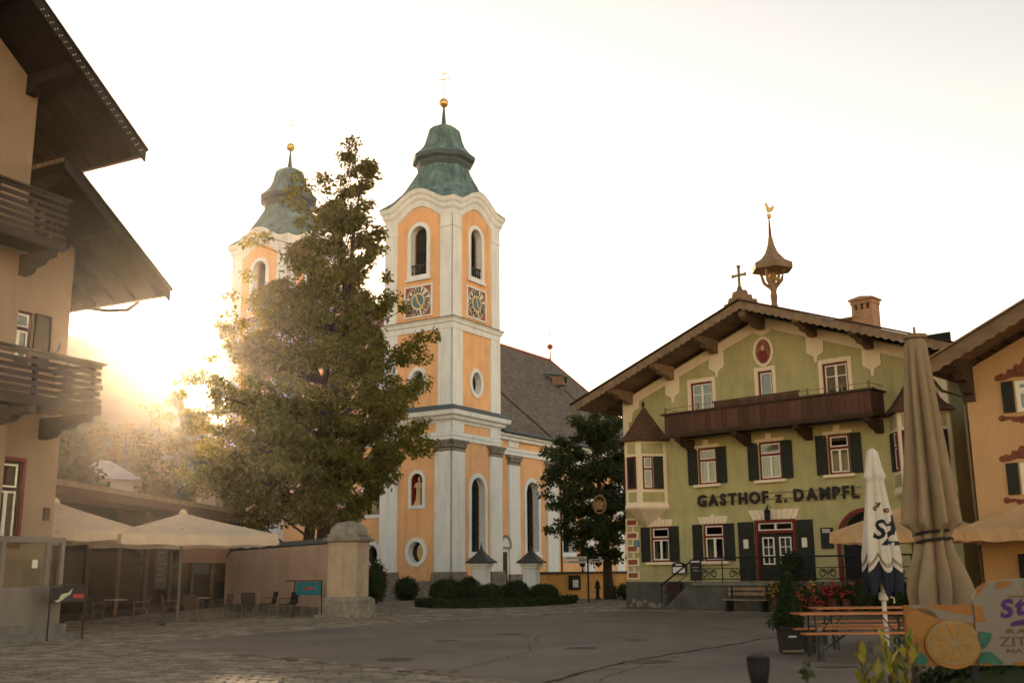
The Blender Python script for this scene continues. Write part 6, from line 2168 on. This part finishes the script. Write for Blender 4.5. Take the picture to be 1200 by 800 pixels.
sign_text('Stiegl', 1176, 724, 20, 'print_purple', .035, .25, 92, R(9))
MB().prism([(X9(1186), Z9(734)), (X9(1240), Z9(730)), (X9(1240), Z9(723)), (X9(1212), Z9(727)), (X9(1200), Z9(726)), (X9(1188), Z9(729))], -.018, -.0126).build('underline', 'print_purple', ad)
sign_text('RADLER', 1181, 742, 5, 'print_brown', .02, 0, 66)
sign_text('ZITRONE', 1171, 757, 11, 'print_brown', .0, 0, 92)
sign_text('NATURTRÜB', 1179, 765, 5, 'print_brown', .0, 0, 78)
MB().box(X9(1187), X9(1218), -.0155, -.0128, Z9(700), Z9(698)).build('small_print', 'print_brown', ad)
for px in (1072, 1142, 1230, 1322):
    MB().box(X9(px) - .025, X9(px) + .025, .031, .08, .0, Z9(712)).build('leg', 'iron', ad)
# fence boards below the sign are in deep shade: dark foliage added in their place
bush('fence_shade_fill', 'dark low leafy filler for the shaded fence boards behind the drinks advertising board', 'hedge', (x0 + 1.35, 10.3, 0), 1.1, .4, .75, 1500, .09, 'leaf_box', 511, ball=False)

lp = at(1048, 800, 8.6)
la = thing('laurel_shrub', 'yellow-green long-leaved laurel shrub beside the advertising board', 'shrub', (lp.x, 8.6, 0))
rr = random.Random(8)
v = []
stems = MB()
for s in range(17):
    tip = Vector((rr.uniform(-.24, .2), rr.uniform(-.2, .2), rr.uniform(.5, 1.0)))
    stems.tube([(tip.x * .2, tip.y * .2, 0), (tip.x * .7, tip.y * .7, tip.z * .6), tip], [.012, .009, .004], 5)
    for k in range(9):
        b = tip * (.55 + .45 * k / 8)
        a = k * 2.4 + s
        up = .15 + .75 * k / 8
        d = Vector((math.cos(a) * (1 - up * .5), math.sin(a) * (1 - up * .5), up)).normalized()
        sd = d.cross(Vector((0, 0, 1))).normalized() * .03
        l = rr.uniform(.13, .2)
        m_ = b + d * l * .5 + Vector((0, 0, .008))
        v += [tuple(b), tuple(m_ + sd), tuple(b + d * l), tuple(m_ - sd)]
stems.build('stem', 'bark', la)
leaf_obj('leaf', v, 'leaf_laurel', la, kind='stuff')
lp = at(947, 800, 8.2)
sd_ = thing('small_sapling', 'single thin sapling in front of the beer benches', 'plant', (lp.x, 8.2, 0))
MB().tube([(0, 0, 0), (.02, 0, .4), (-.005, 0, .85)], [.008, .006, .003], 5).build('stem', 'bark', sd_)
leaf_obj('leaf', leaf_cloud([(.01, 0, .55), (0, 0, .68), (-.005, 0, .8), (0, 0, .84)], [.05, .045, .03, .02], 8, .06, 3), 'leaf_dark', sd_, kind='stuff')
tp_ = at(890, 800, 6.0)
to = thing('garden_torch', 'dark woven garden torch on a stake standing on the asphalt', 'torch', (tp_.x, 6.0, 0.028))
zt = at(890, 767, 6.0).z - .028
MB().tube([(0, 0, 0), (0, 0, zt - .2)], .012, 7).build('stake', 'iron', to)
MB().lathe([(.02, zt - .25), (.036, zt - .17), (.052, zt - .08), (.058, zt - .02), (.057, zt), (.045, zt + .002), (.04, zt - .02)], 16).build('basket', 'board_slate', to)
wv = MB()
for k in range(14):
    a = k * math.pi / 7
    wv.tube([(r_ * math.cos(a + q), r_ * math.sin(a + q), z_) for r_, z_, q in ((.038, zt - .17, 0), (.054, zt - .08, .2), (.06, zt - .01, .35))], .0035, 4)
    wv.tube([(r_ * math.cos(a - q), r_ * math.sin(a - q), z_) for r_, z_, q in ((.038, zt - .17, 0), (.054, zt - .08, .2), (.06, zt - .01, .35))], .0035, 4)
wv.build('weave', 'iron', to)

# ------------------------------------------------------------------ left terrace furniture
def chair(label, loc, rz, group='terrace chairs'):
    t = thing('terrace_chair', label, 'chair', loc, rz, group)
    MB().box(-.23, .23, -.23, .23, .42, .46).build('seat', 'chair_rattan', t)
    b = MB()
    b.add([(-.24, .22, .46), (.24, .22, .46), (.25, .3, .88), (-.25, .3, .88), (-.24, .25, .46), (.24, .25, .46), (.25, .33, .88), (-.25, .33, .88)], [(0, 1, 2, 3), (4, 5, 6, 7), (0, 1, 5, 4), (1, 2, 6, 5), (2, 3, 7, 6), (3, 0, 4, 7)])
    b.build('backrest', 'chair_rattan', t)
    for sx in (-1, 1):
        for sy in (-1, 1):
            MB().tube([(sx * .2, sy * .2, .42), (sx * .23, sy * .24, 0)], .016, 6).build('leg', 'pole_steel', t)
        MB().tube([(sx * .24, .26, .66), (sx * .27, -.2, .66), (sx * .24, -.21, .44)], .015, 6).build('armrest', 'pole_steel', t)
    return t


def bistro(label, loc):
    t = thing('bistro_table', label, 'table', loc, 0, 'terrace tables')
    MB().lathe([(.01, .72), (.36, .72), (.37, .735), (.36, .75), (.01, .75)], 20).build('table_top', 'table_top', t)
    MB().tube([(0, 0, .05), (0, 0, .72)], .03, 8).build('leg', 'pole_steel', t)
    MB().lathe([(.24, .0), (.24, .03), (.04, .07)], 14).build('foot', 'pole_steel', t)


tabs = [(-11.0, 38.2, 'small round table under the cream parasol nearest its pole'), (-9.9, 40.4, 'small round table between the parasol and the garden wall'), (-13.2, 36.3, 'small round table near the dark pavilion glazing')]
chs = [((-11.9, 38.0), 100, 'rattan chair on the pavilion side of the table by the parasol pole'), ((-10.9, 37.3), 175, 'rattan chair with its back to the square at the parasol table'), ((-10.2, 38.3), 260, 'rattan chair between the two tables by the garden wall'),
       ((-9.6, 39.6), 190, 'rattan chair with its back to the square near the garden wall'), ((-9.2, 40.9), 300, 'rattan chair standing close against the peach garden wall'), ((-8.3, 40.2), 250, 'single rattan chair beside the teal banner stand'),
       ((-13.6, 35.5), 150, 'rattan chair half hidden near the chalet corner'), ((-12.5, 36.7), 290, 'rattan chair at the table by the pavilion glazing')]
for x, y, lab in tabs:
    bistro(lab, (x, y, .035))
for (x, y), a_, lab in chs:
    chair(lab, (x, y, .035), R(a_))
# banner stands
bp_ = gnd(357, 724)
bs = thing('banner_stand', 'tubular stand with a teal banner in front of the peach garden wall', 'banner stand', (-7.35, 39.0, 0.035), R(-14))
fr = MB().tube([(-.55, 0, 0), (-.5, 0, 1.28)], .02, 6).tube([(.55, 0, 0), (.52, 0, 1.28)], .02, 6).tube([(-.85, 0, 1.28), (.54, 0, 1.28)], .02, 6).tube([(-.7, -.02, .55), (-.32, -.02, .55)], .02, 5)
fr.build('frame', 'iron', bs)
MB().box(-.46, .5, -.012, .012, .78, 1.24).build('banner', 'teal_banner', bs)
MB().prism([(-.22, .98), (-.1, 1.06), (.02, 1.0), (.12, 1.08), (.26, 1.04), (.2, .98), (.08, .96), (-.04, .99), (-.12, .95)], -.018, -.0125).build('banner_print', 'red_print', bs)
bs2 = thing('banner_stand', 'tubular stand with a dark printed banner before the chalet porch', 'banner stand', hw(-.25, -.12, .0), HA)
MB().tube([(-.62, 0, 0), (-.62, 0, 1.34)], .02, 6).tube([(.42, 0, 0), (.42, 0, 1.34)], .02, 6).tube([(-.62, 0, 1.34), (.55, 0, 1.34)], .02, 6).build('frame', 'iron', bs2)
MB().box(-.58, .4, -.012, .012, .92, 1.3).build('banner', 'board_slate', bs2)
MB().prism([(-.5, .96), (-.38, 1.0), (-.3, 1.12), (-.1, 1.16), (.02, 1.26), (-.04, 1.12), (-.2, 1.04), (-.28, .98), (-.4, .93)], -.018, -.0125).build('banner_print', 'pale_print', bs2)
MB().box(.05, .36, -.017, -.0125, 1.02, 1.12).build('banner_print', 'red_print', bs2)

# ------------------------------------------------------------------ haze in the low sun
hz = MB().box(-440, 440, -70, 560, -1.2, 108).build('haze', 'iron', None, kind='stuff')
hm = bpy.data.materials.new('haze')
hm.use_nodes = True
N, L = hm.node_tree.nodes, hm.node_tree.links
N.remove(N['Principled BSDF'])
pv_ = N.new('ShaderNodeVolumePrincipled')
pv_.inputs['Color'].default_value = (1.0, 0.93, 0.86, 1)
pv_.inputs['Density'].default_value = 0.0001
pv_.inputs['Anisotropy'].default_value = 0.9
L.new(pv_.outputs[0], N['Material Output'].inputs['Volume'])
hz.data.materials.clear()
hz.data.materials.append(hm)
